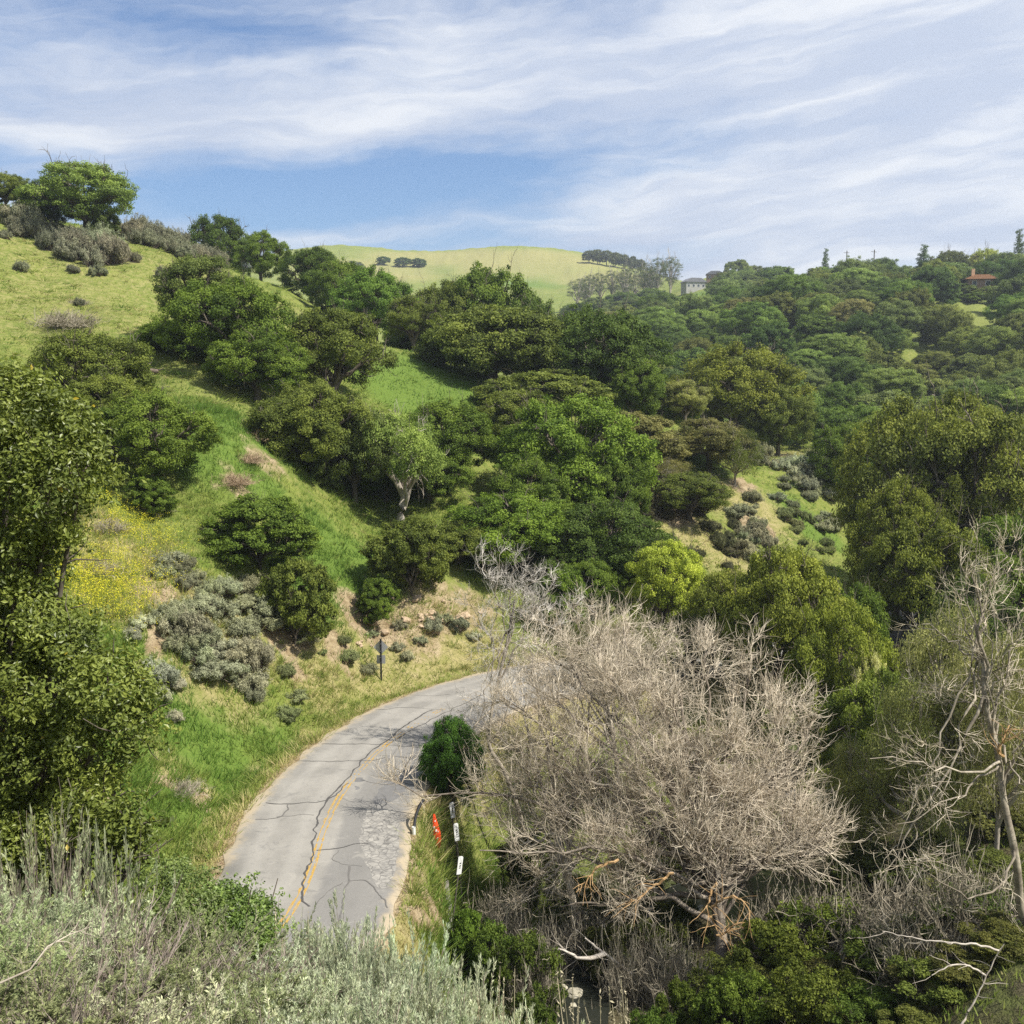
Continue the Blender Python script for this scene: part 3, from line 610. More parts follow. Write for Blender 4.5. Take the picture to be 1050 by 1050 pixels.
T('oak_a', 584, 408, 150, 86, BR, 'broad bright green oak in the middle of the hillside', minH=.6)
T('oak_b', 632, 452, 76, 84, MD, 'shaded oak on the right flank of the broad bright green oak')
T('oak_d', 516, 508, 112, 75, BR, 'green oak in front of the broad bright one, just above the road bank')
T('bush_a', 421, 532, 80, 67, OL, 'round olive bush oak standing on the road bank', 'bush', 'oak_bush')
T('bush_b', 386, 585, 40, 65, MD, 'small dark bush at the foot of the round olive bush', 'bush', 'oak_bush')
T('bush_b', 264, 510, 108, 61, MD, 'wide dark oak bush on the steep bank above the grey sage', 'bush', 'oak_bush')
T('bush_a', 300, 545, 74, 58, OL, 'small olive oak bush leaning against the wide dark bush', 'bush', 'oak_bush')
T('oak_a', 150, 402, 124, 64, (0.087, 0.123, 0.028), 'spreading green oak below the fallen log on the left slope', minH=.7)
T('oak_open_b', 86, 340, 112, 70, OL, 'olive-brown oak with dead twigs on top behind the near dark oak', minH=.7)
T('oak_d', 110, 385, 90, 67, OL, 'dull olive oak between the dead-topped oak and the spreading green one', minH=.7)
T('bush_a', 150, 488, 50, 61, MD, 'dark low bush under the spreading green oak', 'bush', 'oak_bush')
T('oak_b', 622, 515, 120, 76, DK, 'deep green oak beside the road bend behind the bare tree')
T('oak_c', 560, 545, 80, 76, DK, 'shadowy oak under the green oak by the road bank')
T('bush_a', 575, 568, 56, 70, BR, 'low bright green bush at the road bend behind the bare tree', 'bush', 'leafy_bush')
T('oak_tall', 684, 556, 76, 68, YG, 'yellow-green young tree in new leaf beside the road bend', 'tree', 'young_tree', maxH=1.5)
T('bush_b', 655, 424, 92, 99, SC, 'brown-olive scrub bush on the slope above the bare cut bank', 'bush', 'scrub_bush')
T('bush_a', 625, 425, 56, 103, SC, 'brownish scrub below the massive dark oak', 'bush', 'scrub_bush')
T('oak_a', 762, 354, 128, 132, (0.105, 0.120, 0.028), 'huge domed olive oak standing alone at the valley end of the spur', minH=.6)
T('oak_b', 800, 395, 66, 128, OL, 'olive oak against the right side of the huge domed oak', minH=.6)
T('oak_open', 704, 390, 46, 119, WG, 'small pale willow-like tree left of the huge domed oak', 'tree', 'pale_tree')
T('oak_open', 728, 430, 84, 105, SC, 'loose olive-brown tree below the huge domed oak', 'tree', 'scrub_tree')
T('wispy', 755, 440, 50, 104, OL, 'thin dark twiggy tree at the edge of the sage spur', 'tree', 'scrub_tree')
T('oak_open_b', 708, 485, 76, 92, OL, 'open olive tree on the slope over the new-leaf trees', 'tree', 'scrub_tree')
T('wispy', 680, 470, 60, 96, SC, 'sparse brown tree next to the bare cut bank', 'tree', 'scrub_tree')
T('wispy', 756, 446, 40, 112, WG, 'grey feathery tree on the crest of the sage spur', 'tree', 'scrub_tree')
T('bush_b', 700, 600, 70, 74, LT, 'pale green bush by the road bend under the young yellow-green tree', 'bush', 'leafy_bush')
T('oak_c', 440, 455, 80, 83, MD, 'low dark oak under the dark green oak behind the gnarled tree', maxH=1.)
T('oak_a', 545, 468, 90, 80, MD, 'mid-green oak between the bright oak and the bank-top green oak')
T('oak_b', 470, 535, 76, 73, OL, 'dull oak left of the bank-top green oak behind the round bush')
T('oak_d', 535, 400, 76, 96, OL, 'olive oak above and left of the broad bright green oak')
T('oak_c', 660, 545, 80, 79, MD, 'green oak behind the yellow-green young tree')
T('oak_a', 600, 575, 76, 71, MD, 'dark oak right behind the top of the bare tree')
T('bush_a', 690, 455, 60, 104, SC, 'grey-brown scrub under the huge domed oak', 'bush', 'scrub_bush')
T('oak_b', 690, 400, 60, 122, MD, 'green oak in the gap between massive dark oak and domed oak')
T('oak_c', 300, 440, 90, 77, OL, 'dusky oak on the left flank of the dark olive oak', minH=.6)
T('oak_d', 395, 450, 70, 83, DK, 'dark oak in the shade behind the gnarled white trunk')
T('oak_b', 180, 345, 84, 92, MD, 'oak on the lower left shoulder of the large slope oak')
T('oak_a', 425, 330, 60, 128, MD, 'dark oak between the bright clumpy oak and the spur wood')
T('oak_b', 530, 290, 66, 136, DK, 'dark oak just right of the tallest spur oak')
T('oak_d', 590, 300, 66, 132, MD, 'green oak at the right end of the spur top wood')
T('oak_c', 712, 628, 70, 63, (.085, .10, .034), 'dusky bush oak hiding the road beyond the bend', 'bush', 'oak_bush', maxH=1.4)
T('wispy', 650, 634, 70, 60, (.11, .115, .06), 'thin twiggy tree on the outside of the bend behind the bare tree', 'tree', 'scrub_tree', maxH=1.6)
T('wispy', 600, 640, 60, 61, (.11, .115, .06), 'smaller thin twiggy tree at the start of the bend', 'tree', 'scrub_tree', maxH=1.6)
T('bush_b', 675, 645, 50, 61, (.09, .11, .036), 'low bush between the twiggy bend tree and the dusky bush oak', 'bush', 'leafy_bush', maxH=1.5)
# right side of the valley
T('oak_c', 960, 405, 175, 86, (0.109, 0.126, 0.034), 'great dark-limbed oak high in the valley with a spreading flat crown', rot=1.0, maxH=1.2)
T('oak_open', 1010, 425, 150, 80, (0.112, 0.129, 0.036), 'open oak with black limbs showing at the edge of the view', maxH=1.3)
T('oak_a', 926, 478, 104, 76, (0.098, 0.115, 0.028), 'dark oak on the valley floor beside the sage spur', maxH=1.3)
T('oak_b', 955, 530, 125, 70, (0.098, 0.116, 0.028), 'lower dark oak in front of the great dark-limbed oak', maxH=1.3)
T('oak_d', 1050, 480, 120, 70, MD, 'shaded oak half out of view behind the bare grey branches', maxH=1.3)
T('oak_a', 1010, 560, 100, 64, DK, 'dark bushy oak behind the leafing willow thicket', maxH=1.3)
T('oak_b', 905, 425, 70, 120, (0.140, 0.175, 0.049), 'light olive oak behind the great dark-limbed oak', maxH=1.2)
T('oak_a', 865, 435, 64, 112, MD, 'dark oak filling the notch between domed oak and great oak', maxH=1.2)
T('oak_d', 805, 565, 112, 60, (0.143, 0.164, 0.041), 'sunlit olive-green oak in the valley behind the bare tree', maxH=1.6)
T('oak_b', 752, 585, 84, 62, (0.138, 0.158, 0.044), 'olive-yellow oak just left of the sunlit valley oak', maxH=1.3)
T('oak_a', 862, 620, 110, 54, (0.138, 0.164, 0.038), 'sunlit bushy oak stepping down the creek from the valley oak', maxH=1.7)
T('oak_c', 905, 690, 112, 48, (0.115, 0.147, 0.038), 'dark-hearted green oak above the creek beside the bare tree', maxH=1.3)
T('bush_b', 930, 655, 60, 55, LT, 'pale green shrub between the creek oaks and leafing willows', 'bush', 'leafy_bush')
T('wispy', 985, 620, 120, 40, (.195, .20, .12), 'pale leafing willow with fine feathery twigs', 'willow', 'willow', maxH=2.2)
T('wispy', 1035, 650, 110, 37, (.195, .195, .12), 'pale leafing willow behind the bare grey trunk', 'willow', 'willow', maxH=2.2)
T('wispy', 945, 700, 110, 39, (.175, .19, .10), 'low leafing willow beside the dark-hearted oak', 'willow', 'willow', maxH=2.2)
T('wispy', 880, 760, 80, 41, (.175, .185, .10), 'sparse leafing willow at the edge of the big bare tree', 'willow', 'willow', maxH=2.2)
b = T('oak_tall', 893, 604, 46, 52, (.42, .43, .22), 'bush covered in cream blossom above the creek oaks', 'bush', 'blossom_bush', maxH=3.)
T('oak_c', 870, 600, 84, 63, MD, 'dark oak closing the gap behind the cream-blossomed bush', maxH=1.5)
T('oak_d', 464, 735, 62, 45.5, (0.049, 0.105, 0.025), 'dark green roadside shrub beside the inside of the bend', 'bush', 'leafy_bush', maxH=1.5)
# undergrowth of the creek bank
ordn0 = ['leftmost'] + [s_ + ' from left' for s_ in 'second third fourth fifth sixth seventh eighth ninth tenth eleventh twelfth thirteenth fourteenth'.split()]
UG = 'leafy shrubs on the creek bank'
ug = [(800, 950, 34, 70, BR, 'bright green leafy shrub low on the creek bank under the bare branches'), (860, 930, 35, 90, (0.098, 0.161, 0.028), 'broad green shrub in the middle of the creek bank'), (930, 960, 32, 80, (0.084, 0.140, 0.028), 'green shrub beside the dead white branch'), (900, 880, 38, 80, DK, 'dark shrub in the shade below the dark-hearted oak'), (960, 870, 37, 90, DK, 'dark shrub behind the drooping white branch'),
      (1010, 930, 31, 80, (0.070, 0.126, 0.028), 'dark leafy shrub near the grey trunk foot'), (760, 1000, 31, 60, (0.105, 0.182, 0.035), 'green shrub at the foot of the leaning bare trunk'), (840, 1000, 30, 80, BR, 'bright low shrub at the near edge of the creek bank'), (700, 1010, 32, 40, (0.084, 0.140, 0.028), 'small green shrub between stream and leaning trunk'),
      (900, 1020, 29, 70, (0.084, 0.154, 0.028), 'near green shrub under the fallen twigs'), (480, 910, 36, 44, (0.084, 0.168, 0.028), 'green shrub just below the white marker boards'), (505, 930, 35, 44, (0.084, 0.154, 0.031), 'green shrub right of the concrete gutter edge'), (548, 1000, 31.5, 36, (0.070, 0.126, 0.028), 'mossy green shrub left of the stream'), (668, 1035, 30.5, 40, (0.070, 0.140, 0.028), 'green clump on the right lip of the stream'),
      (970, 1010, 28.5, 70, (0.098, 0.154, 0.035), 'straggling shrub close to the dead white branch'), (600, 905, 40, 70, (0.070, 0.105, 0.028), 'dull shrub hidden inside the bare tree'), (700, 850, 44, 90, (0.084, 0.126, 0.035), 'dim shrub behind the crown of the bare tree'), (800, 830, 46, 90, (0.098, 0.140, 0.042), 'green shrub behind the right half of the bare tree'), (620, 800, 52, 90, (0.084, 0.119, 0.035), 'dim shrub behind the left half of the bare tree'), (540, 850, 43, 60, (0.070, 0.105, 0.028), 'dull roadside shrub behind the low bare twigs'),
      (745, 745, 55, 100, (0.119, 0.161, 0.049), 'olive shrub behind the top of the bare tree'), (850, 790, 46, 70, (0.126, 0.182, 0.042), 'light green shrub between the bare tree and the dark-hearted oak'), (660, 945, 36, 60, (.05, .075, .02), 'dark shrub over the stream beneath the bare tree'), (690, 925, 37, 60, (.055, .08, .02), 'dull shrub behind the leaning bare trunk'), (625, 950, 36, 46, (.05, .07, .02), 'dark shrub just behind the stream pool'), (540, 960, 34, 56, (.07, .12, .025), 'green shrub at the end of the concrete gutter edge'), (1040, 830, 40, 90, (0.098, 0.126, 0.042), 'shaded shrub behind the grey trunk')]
rx = np.random.default_rng(123); fill = []
for k in range(26):
    px = rx.uniform(690, 1060); Y = rx.uniform(26.5, 35); fill.append((px, Y))
fill.sort()
for k, (px, Y) in enumerate(fill):
    row = 'front' if Y < 29.5 else 'middle' if Y < 32.3 else 'rear'; L = [q for q in fill if ('front' if q[1] < 29.5 else 'middle' if q[1] < 32.3 else 'rear') == row]; i = L.index((px, Y))
    zz = gz((px - 525) / F * Y, Y); yt = proj((px - 525) / F * Y, Y, zz + rx.uniform(.5, 1.2))[1]
    ug.append((px, yt, Y, rx.uniform(45, 75), vary((.075, .105, .028), .3, .1), ('low leafy shrub %s in the %s row on the right creek bank' % (ordn0[i], row))))
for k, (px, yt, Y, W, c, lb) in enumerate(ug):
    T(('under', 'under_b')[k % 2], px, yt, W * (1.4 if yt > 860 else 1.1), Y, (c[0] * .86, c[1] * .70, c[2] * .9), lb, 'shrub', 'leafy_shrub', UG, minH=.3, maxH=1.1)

# ------------------------------------------------------------------ the wood on the far side of the valley, tree by tree
def seen(x, y, z):
    t = np.linspace(.1, .97, 50); return bool(np.all(CZ + (z - CZ) * t >= ground(x * t, y * t) - .5))
r = np.random.default_rng(77); cand = []
for _ in range(14000):
    th = r.uniform(.02, .50); rad = math.sqrt(r.uniform(140 ** 2, 620 ** 2)); cand.append((rad * math.sin(th), rad * math.cos(th)))
clear_p = [(hit(815, 349), 13), (hit(790, 357), 11), (hit(695, 306), 26), (hit(715, 292), 30), (hit(650, 345), 8)]
house_p = [hit(722, 289), hit(683, 301), hit(1003, 292)]
kept = []; wood = []
cand = np.array(cand); cz = ground(cand[:, 0], cand[:, 1])
for (x, y), z in zip(cand, cz):
    rad = math.hypot(x, y); sp = 5.4 + rad * .0138
    px, py = proj(x, y, z)
    if px < 590 or px > 1075: continue
    if rad < 165 and px < 850: continue
    if px < 745 and (rad > 400 or py < 312): continue
    if any(math.hypot(x - p[0], y - p[1]) < q for p, q in clear_p) or math.hypot(x - house_p[2][0], y - house_p[2][1]) < 8: continue
    sp *= .8 + .5 * fbm(np.array(x / 40), np.array(y / 40), 2, 2)
    if kept:
        k = np.array(kept)
        if np.min(np.hypot(k[:, 0] - x, k[:, 1] - y)) < sp: continue
    if not seen(x, y, z + 9): continue
    kept.append((x, y)); 
    W = sp * r.uniform(1.15, 1.65); H = W * r.uniform(.55, .85)
    px2, pt = proj(x, y, z + H)
    if 678 < px < 748 and pt < 298: continue
    if 982 < px < 1026 and rad < 352 and pt < 289: continue
    q = fbm(np.array(x / 55), np.array(y / 55), 31, 3) + r.normal() * .13
    pal = [('dark green', (.058, .090, .032)), ('mid-green', (.082, .125, .038)), ('grey-green', (.105, .138, .062)), ('olive', (.112, .130, .048)), ('yellow-green', (.135, .18, .065)), ('tan', (.155, .15, .08))]
    ci = int(np.clip((q - .22) * 8.5, 0, 3.99))
    if r.uniform() < (.2 if py > 330 else .1): ci = 4
    elif py > 330 and r.uniform() < .05: ci = 5
    cn, cc_ = pal[ci]; cc_ = vary(cc_, .2, .05)
    wood.append([x, y, W, H, cc_, cn, px2, (py + pt) / 2])
# keep those that show largest, up to the limit
wood.sort(key=lambda t: -(t[2] / math.hypot(t[0], t[1]))); wood = wood[:299]
ordn = ['leftmost', 'second', 'third', 'fourth', 'fifth', 'sixth', 'seventh', 'eighth', 'ninth', 'tenth', 'eleventh', 'twelfth', 'thirteenth', 'fourteenth', 'fifteenth', 'sixteenth', 'seventeenth', 'eighteenth', 'nineteenth', 'twentieth']
def zone(px, py):
    band = 'on the skyline' if py < 284 else 'high' if py < 315 else 'midway up' if py < 355 else 'low down' if py < 400 else 'at the valley foot'
    spot = 'behind the spur oaks' if px < 655 else 'below the hilltop house' if px < 745 else 'near the bare clearing' if px < 870 else 'beyond the bare clearing' if px < 950 else 'below the orange-roofed house'
    return band, spot
buckets = {}
for t in wood: buckets.setdefault((t[5],) + zone(t[6], t[7]), []).append(t)
for (cn, band, spot), L in buckets.items():
    L.sort(key=lambda t: t[6])
    for i, t in enumerate(L):
        size = 'broad' if t[2] > 15 else 'small' if t[2] < 11 else 'rounded'
        if len(L) == 1: lb = 'the one %s %s far-wood tree %s %s' % (size, cn, band, spot)
        elif i == 0: lb = 'leftmost %s far-wood tree %s %s' % (cn, band, spot)
        elif i == len(L) - 1: lb = 'rightmost %s far-wood tree %s %s' % (cn, band, spot)
        else: lb = '%s from left of %s far-wood trees %s %s' % (ordn[min(i, 19)], cn, band, spot)
        kind = ('oak_a', 'oak_b', 'oak_c', 'oak_d', 'bush_a', 'bush_b')[r.integers(6)] if t[5] not in ('yellow-green', 'tan') else ('oak_tall', 'oak_open', 'oak_open_b')[r.integers(3)]
        plant_one('woodland_tree', kind, t[0], t[1], t[2], t[3], t[4], lb, 'tree', 'trees of the far wood')
T('bush_b', 1001, 287, 24, 322, GR, 'low bush hiding the foot of the orange-roofed house', 'bush', 'ridge_bush')
T('bush_a', 984, 296, 30, 318, MD, 'round bush on the grass gap left of the orange-roofed house', 'bush', 'ridge_bush')
T('bush_b', 1014, 294, 24, 312, OL, 'olive bush on the grass gap right of the orange-roofed house', 'bush', 'ridge_bush')
T('bush_a', 988, 303, 34, 300, GR, 'near bush on the slope just below the orange-roofed house', 'bush', 'ridge_bush')
T('bush_b', 1000, 305, 26, 294, MD, 'lower bush on the slope below the orange-roofed house', 'bush', 'ridge_bush')
# conifers and thin trees standing out of the ridge
for px, yt, W, c, lb in ((847, 254, 16, (0.070, 0.105, 0.056), 'pointed grey-green conifer breaking the wooded skyline'), (1046, 234, 24, (0.063, 0.091, 0.049), 'tall dark conifer on the ridge by the orange-roofed house'), (948, 250, 26, (0.063, 0.098, 0.049), 'broad dark conifer on the ridge crest'), (795, 268, 9, (0.049, 0.070, 0.042), 'smallest dark pointed conifer on the ridge'), (826, 264, 8, (0.049, 0.070, 0.042), 'slim dark conifer beside the pointed grey-green one')):
    p = at(px, 290, 345 if px > 900 else 385); T('conifer', px, yt, W, float(p[1]), c, lb, 'conifer', 'conifer', 'conifers on the ridge', maxH=3.2, minH=1.)
for px, yt, W, c, lb in ((1001, 247, 18, (0.140, 0.140, 0.084), 'thin tall tree rising behind the orange-roofed house'), (1012, 256, 34, (0.224, 0.252, 0.084), 'light yellow-green tree behind the orange-roofed house'), (1025, 252, 12, (0.140, 0.133, 0.084), 'wispy brownish tree on the ridge near the dark conifer'), (975, 258, 40, (0.084, 0.098, 0.049), 'dusky tree just left of the orange-roofed house'), (864, 262, 16, (0.182, 0.182, 0.112), 'pale bare-looking tree on the ridge')):
    T('oak_tall', px, yt, W, 350, c, lb, 'tree', 'ridge_tree', 'trees on the ridge', maxH=2.2)
GG = 'gum trees in the distant grove'
for k, (px, yt, W) in enumerate(((592, 286, 20), (604, 282, 20), (616, 280, 20), (628, 277, 20), (640, 279, 18), (652, 282, 14), (643, 272, 17), (662, 270, 22), (674, 265, 24), (688, 263, 22), (668, 275, 24), (600, 292, 16))):
    T(('gum', 'gum_b')[k % 2], px, yt, W, 560 + 8 * (k % 4), (0.077, 0.095, 0.049), ('%s from left of the dark gum trees in the distant grove' % ordn[k]) if k else 'leftmost of the dark gum trees in the distant grove', 'gum tree', 'gum_tree', GG, maxH=2.4, minH=.8)
for k, (px, yt, W) in enumerate(((604, 257, 13), (613, 256, 13), (622, 257, 13), (631, 259, 12), (640, 261, 11), (649, 263, 10), (657, 266, 9))):
    T(('oak_tall', 'oak_d')[k % 2], px, yt, W, 840, (0.084, 0.098, 0.056), ('%s from left of the faint gum trees on the far hilltop' % ordn[k]) if k else 'leftmost of the faint gum trees on the far hilltop', 'gum tree', 'gum_tree', 'faint gum trees on the far hilltop', maxH=2.2, minH=.8)
for k, (px, yt, W, lb) in enumerate(((394, 263, 14, 'smaller round tree clump on the far green hill'), (414, 264, 17, 'left round tree of the pair on the far green hill'), (428, 265, 16, 'right round tree of the pair on the far green hill'), (362, 268, 20, 'low scrubby tree at the left foot of the far green hill'))):
    T('bush_a', px, yt, W, 830 if k < 3 else 790, (0.070, 0.112, 0.042) if k < 3 else (0.126, 0.140, 0.070), lb, 'tree', 'hill_tree', 'trees on the far green hill', maxH=.7, minH=.3)
for k, (px, yt, W, Y, c) in enumerate(((640, 300, 34, 520, MD), (668, 296, 30, 530, MD), (610, 305, 30, 500, GR), (650, 312, 40, 470, GR), (625, 325, 44, 380, LT), (600, 318, 30, 420, GR), (660, 330, 40, 360, LT), (640, 345, 44, 300, MD), (700, 335, 40, 350, MD), (585, 312, 20, 520, MD))):
    T(('oak_a', 'oak_d', 'bush_b')[k % 3], px, yt, W, Y, c, '%s tree from the left below the distant gum grove' % (['seventh', 'tenth', 'fourth', 'eighth', 'fifth', 'second', 'ninth', 'sixth', 'last', 'first'][k]) , 'tree', 'valley_tree', 'trees below the distant grove', maxH=.9, minH=.4)
# ------------------------------------------------------------------ near oak reaching in from the left
def near_oak():
    r = np.random.default_rng(90)
    spec = [(14, 432, 12.6, .62), (-40, 425, 13, .8), (52, 450, 12.4, .55), (52, 505, 12.2, .55), (10, 500, 12.6, .95), (-70, 500, 13, 1.0), (18, 575, 12.3, .45), (-20, 590, 12.8, 1.0), (15, 640, 12.2, .6), (58, 704, 11.8, .6), (112, 715, 11.6, .5), (100, 760, 11.7, .52),
            (128, 745, 11.5, .34), (10, 720, 12.2, .9), (-50, 690, 12.6, 1.1), (45, 780, 11.9, .6), (-10, 800, 12.2, .8), (20, 840, 12., .45), (72, 668, 11.9, .36), (-90, 600, 13.6, 1.3), (-140, 540, 14, 1.4), (-80, 780, 13, 1.), (85, 480, 12.3, .35),
            (112, 815, 10.9, .22), (92, 835, 10.9, .26), (132, 838, 10.7, .2), (118, 858, 10.6, .2), (70, 860, 11, .34), (30, 862, 11.2, .3), (-10, 880, 11.3, .5), (140, 865, 10.8, .2), (-180, 560, 14, 1.5), (-170, 700, 14, 1.4)]
    C = np.array([at(a, b, Y) for a, b, Y, q in spec]); Q = np.array([s[3] for s in spec])
    bx, by = -8.4, 13.2; bz = gz(bx, by); O = np.array((bx, by, bz))
    P, D, LI = clumps_on(r, C, Q, 105, -50, .25, .66, 1.)
    g = Geo(); leaf_cloud(g, r, P - O, D, LI, 58, .19, .033, .5, .62, .8)
    s = r.choice(len(P), 500); leaf_cloud(g, r, P[s] + D[s] * r.uniform(.1, .42, (500, 1)) - O, D[s], LI[s], 18, .10, .032, .5, .7)
    # a few yellowing leaves
    s = r.choice(len(P), 260); g2 = Geo(); leaves(g2, P[s] + D[s] * .15 - O, D[s] + r.normal(size=(260, 3)) * .5, r.uniform(.03, .05, 260), .5)
    gt = Geo(); tr = bezier(np.array((0, 0, -.4)), np.array((.3, -.2, 2.)), np.array((.9, -.3, 4.2)), 8)[None]; tubes(gt, tr, taper(1, 8, [.3], [.16]), 10)
    Ls = []
    for c in C: 
        s0 = tr[0, r.integers(3, 8)]; e = c - O; Ls.append(bezier(s0, s0 * .4 + e * .6 + (0, 0, .5), e, 8) + r.normal(size=(8, 3)) * .03)
    Ls = np.array(Ls); tubes(gt, Ls, taper(len(Ls), 8, np.full(len(Ls), .075), np.full(len(Ls), .02)), 6)
    S, Dd, i, t = sprout(Ls, 26, .3, 1, .9, r); P2 = grow(S, Dd, r.uniform(.35, .8, len(S)), 5, .3, .05, r); tubes(gt, P2, taper(len(S), 5, np.full(len(S), .014), np.full(len(S), .004)), 4)
    root = bpy.data.objects.new('oak_tree', None); COL.objects.link(root); root.location = O
    tag(root, 'near glossy-leaved oak with yellow flecks filling the left edge', 'oak tree')
    link('trunk', gt.mesh('near_oak_trunk', BARK, True), root)
    c = link('crown', g.mesh('near_oak_crown', GLOSS), root); c.color = (.152, .186, .036, 1)
    y = link('yellow_leaf', g2.mesh('near_oak_yellow_leaves', GLOSS), root); y.color = (.42, .32, .03, 1)
near_oak()
def leafy_spray(px, py, Y, n, W, H, color, label, seed, name='leafy_shrub', ls=.03):
    r = np.random.default_rng(seed); p = at(px, py, Y); z0 = gz(p[0], p[1]); O = np.array((p[0], p[1], z0)); top = p[2] - z0
    S = r.normal(size=(n, 3)) * (W * .12, W * .12, 0) - (0, 0, .1); L = r.uniform(.55, 1.1, n) * top; D = r.normal(size=(n, 3)) * (W / top * .33, W / top * .33, .05) + (0, 0, 1.)
    P = grow(S, D, L, 7, .1, .02, r); gt = Geo(); tubes(gt, P, taper(n, 7, np.full(n, .011), np.full(n, .004)), 4)
    S, D, i, t = sprout(P, 8, .35, 1, .6, r); P2 = grow(S, D, r.uniform(.15, .4, len(S)), 4, .2, .03, r); tubes(gt, P2, taper(len(S), 4, np.full(len(S), .005), np.full(len(S), .002)), 3)
    i = np.repeat(np.arange(len(P2)), 12); f = r.uniform(0, 3, len(i)); a = np.minimum(f.astype(int), 2); pp = P2[i, a] + (P2[i, a + 1] - P2[i, a]) * (f - a)[:, None] + r.normal(size=(len(i), 3)) * .03
    g = Geo(); leaves(g, pp, r.normal(size=pp.shape) * .6 + (0.1, -.1, .9), ls * r.uniform(.6, 1.3, len(i)), .5, r.normal(size=len(i)) * .5)
    root = bpy.data.objects.new(name, None); COL.objects.link(root); root.location = O; tag(root, label, 'shrub')
    link('stems', gt.mesh(name + '_stems', DARKB), root); c = link('foliage', g.mesh(name + '_foliage', GLOSS), root); c.color = (*color, 1)
def leafy_shrub(spec, color, label, seed, ls=.017):
    r = np.random.default_rng(seed); C = np.array([at(a, b, Y) for a, b, Y, q in spec]); Q = np.array([s_[3] for s_ in spec]); O = np.array((C[0, 0], C[0, 1], gz(C[0, 0], C[0, 1])))
    P, D, LI = clumps_on(r, C, Q, 110, -50, .4, .7, 1.); g = Geo(); leaf_cloud(g, r, P - O, D, LI, 26, .085, ls, .5, .7, .8)
    s_ = r.choice(len(P), len(P) // 3); leaf_cloud(g, r, P[s_] + D[s_] * r.uniform(.05, .22, (len(s_), 1)) - O, D[s_], LI[s_], 9, .05, ls, .5, .8)
    gt = Geo(); Ls = np.array([bezier(r.normal(size=3) * (.08, .08, 0), (c - O) * .5 + r.normal(size=3) * .08 + (0, 0, .1), c - O, 7) for c in np.repeat(C, 5, 0) + r.normal(size=(5 * len(C), 3)) * .12]); tubes(gt, Ls, taper(len(Ls), 7, np.full(len(Ls), .012), np.full(len(Ls), .004)), 4)
    root = bpy.data.objects.new('leafy_shrub', None); COL.objects.link(root); root.location = O; tag(root, label, 'shrub')
    link('stems', gt.mesh('leafy_shrub_stems', DARKB), root); c = link('foliage', g.mesh('leafy_shrub_foliage', GLOSS), root); c.color = (*color, 1)
leafy_shrub([(232, 938, 8.5, .26), (256, 950, 8.4, .2), (268, 938, 8.5, .12), (240, 975, 8.2, .28)], (.15, .22, .05), 'green leafy shrub among the grey sage beside the road edge', 5)
leafy_shrub([(190, 925, 8.5, .25), (168, 905, 8.7, .22), (205, 945, 8.2, .25), (172, 950, 8.1, .25)], (.14, .19, .05), 'duller green shrub left of the leafy one in the near sage', 6, .015)

# ------------------------------------------------------------------ foreground sagebrush, stem by stem
def near_sage(seed, m=85, green=.9, H=1.0, leafy=True):
    r = np.random.default_rng(seed); g = Geo(); gt = Geo()
    S = r.normal(size=(m, 3)) * (.13, .13, 0) - (0, 0, .08); D = r.normal(size=(m, 3)) * (.55, .55, .1) + (0, 0, .9)
    P = grow(S, D, r.uniform(.55, 1.1, m) * H, 7, .11, .05, r); tubes(gt, P, taper(m, 7, np.full(m, .0065), np.full(m, .0025)), 4, r.normal(size=m) * .4)
    S, D, i, t = sprout(P, 9, .45, 1, .32, r); L = r.uniform(.10, .26, len(S)); P2 = grow(S, D, L, 5, .12, .12, r); tubes(gt, P2, taper(len(S), 5, np.full(len(S), .0030), np.full(len(S), .0014)), 3, r.normal(size=len(S)) * .4)
    if leafy:
        tn = r.normal(size=len(P2)) * .25; nl = 34; i = np.repeat(np.arange(len(P2)), nl); f = r.uniform(.4, 4, len(i)); a = np.minimum(f.astype(int), 3); d = norm(P2[i, a + 1] - P2[i, a])
        keep = r.uniform(size=len(P2)) < green; ok = keep[i]
        pp = P2[i, a] + (P2[i, a + 1] - P2[i, a]) * (f - a)[:, None]; out = r.normal(size=pp.shape); Tn = norm(d + norm(out) * .75); s_ = .0175 * r.uniform(.6, 1.5, len(i))
        pp = pp + Tn * s_[:, None]
        Nn = np.cross(Tn, r.normal(size=Tn.shape)); leaves(g, pp[ok], Nn[ok], s_[ok], .25, (tn[i] + r.normal(size=len(i)) * .25)[ok], 0, .1, Tn[ok])
    return (g.mesh('sagebrush_foliage', NEARS) if leafy else None), gt.mesh('sagebrush_stems', DRYB)
NEARS = leaf_mat('near_sage_leaf', .38, .8, .1, .1, None, .004)
DRYB = bark_mat('sage_stem', (.14, .11, .09), (.30, .255, .215))
for k in range(4): KINDS['ns%d' % k] = near_sage(200 + k, 80 + 8 * k, (1., .92, .96, .85)[k])
KINDS['nsdry'] = near_sage(210, 120, 0, 1.0, False); KINDS['nshalf'] = near_sage(211, 90, .35)
SG = 'sagebrush around the viewpoint'
fg = []
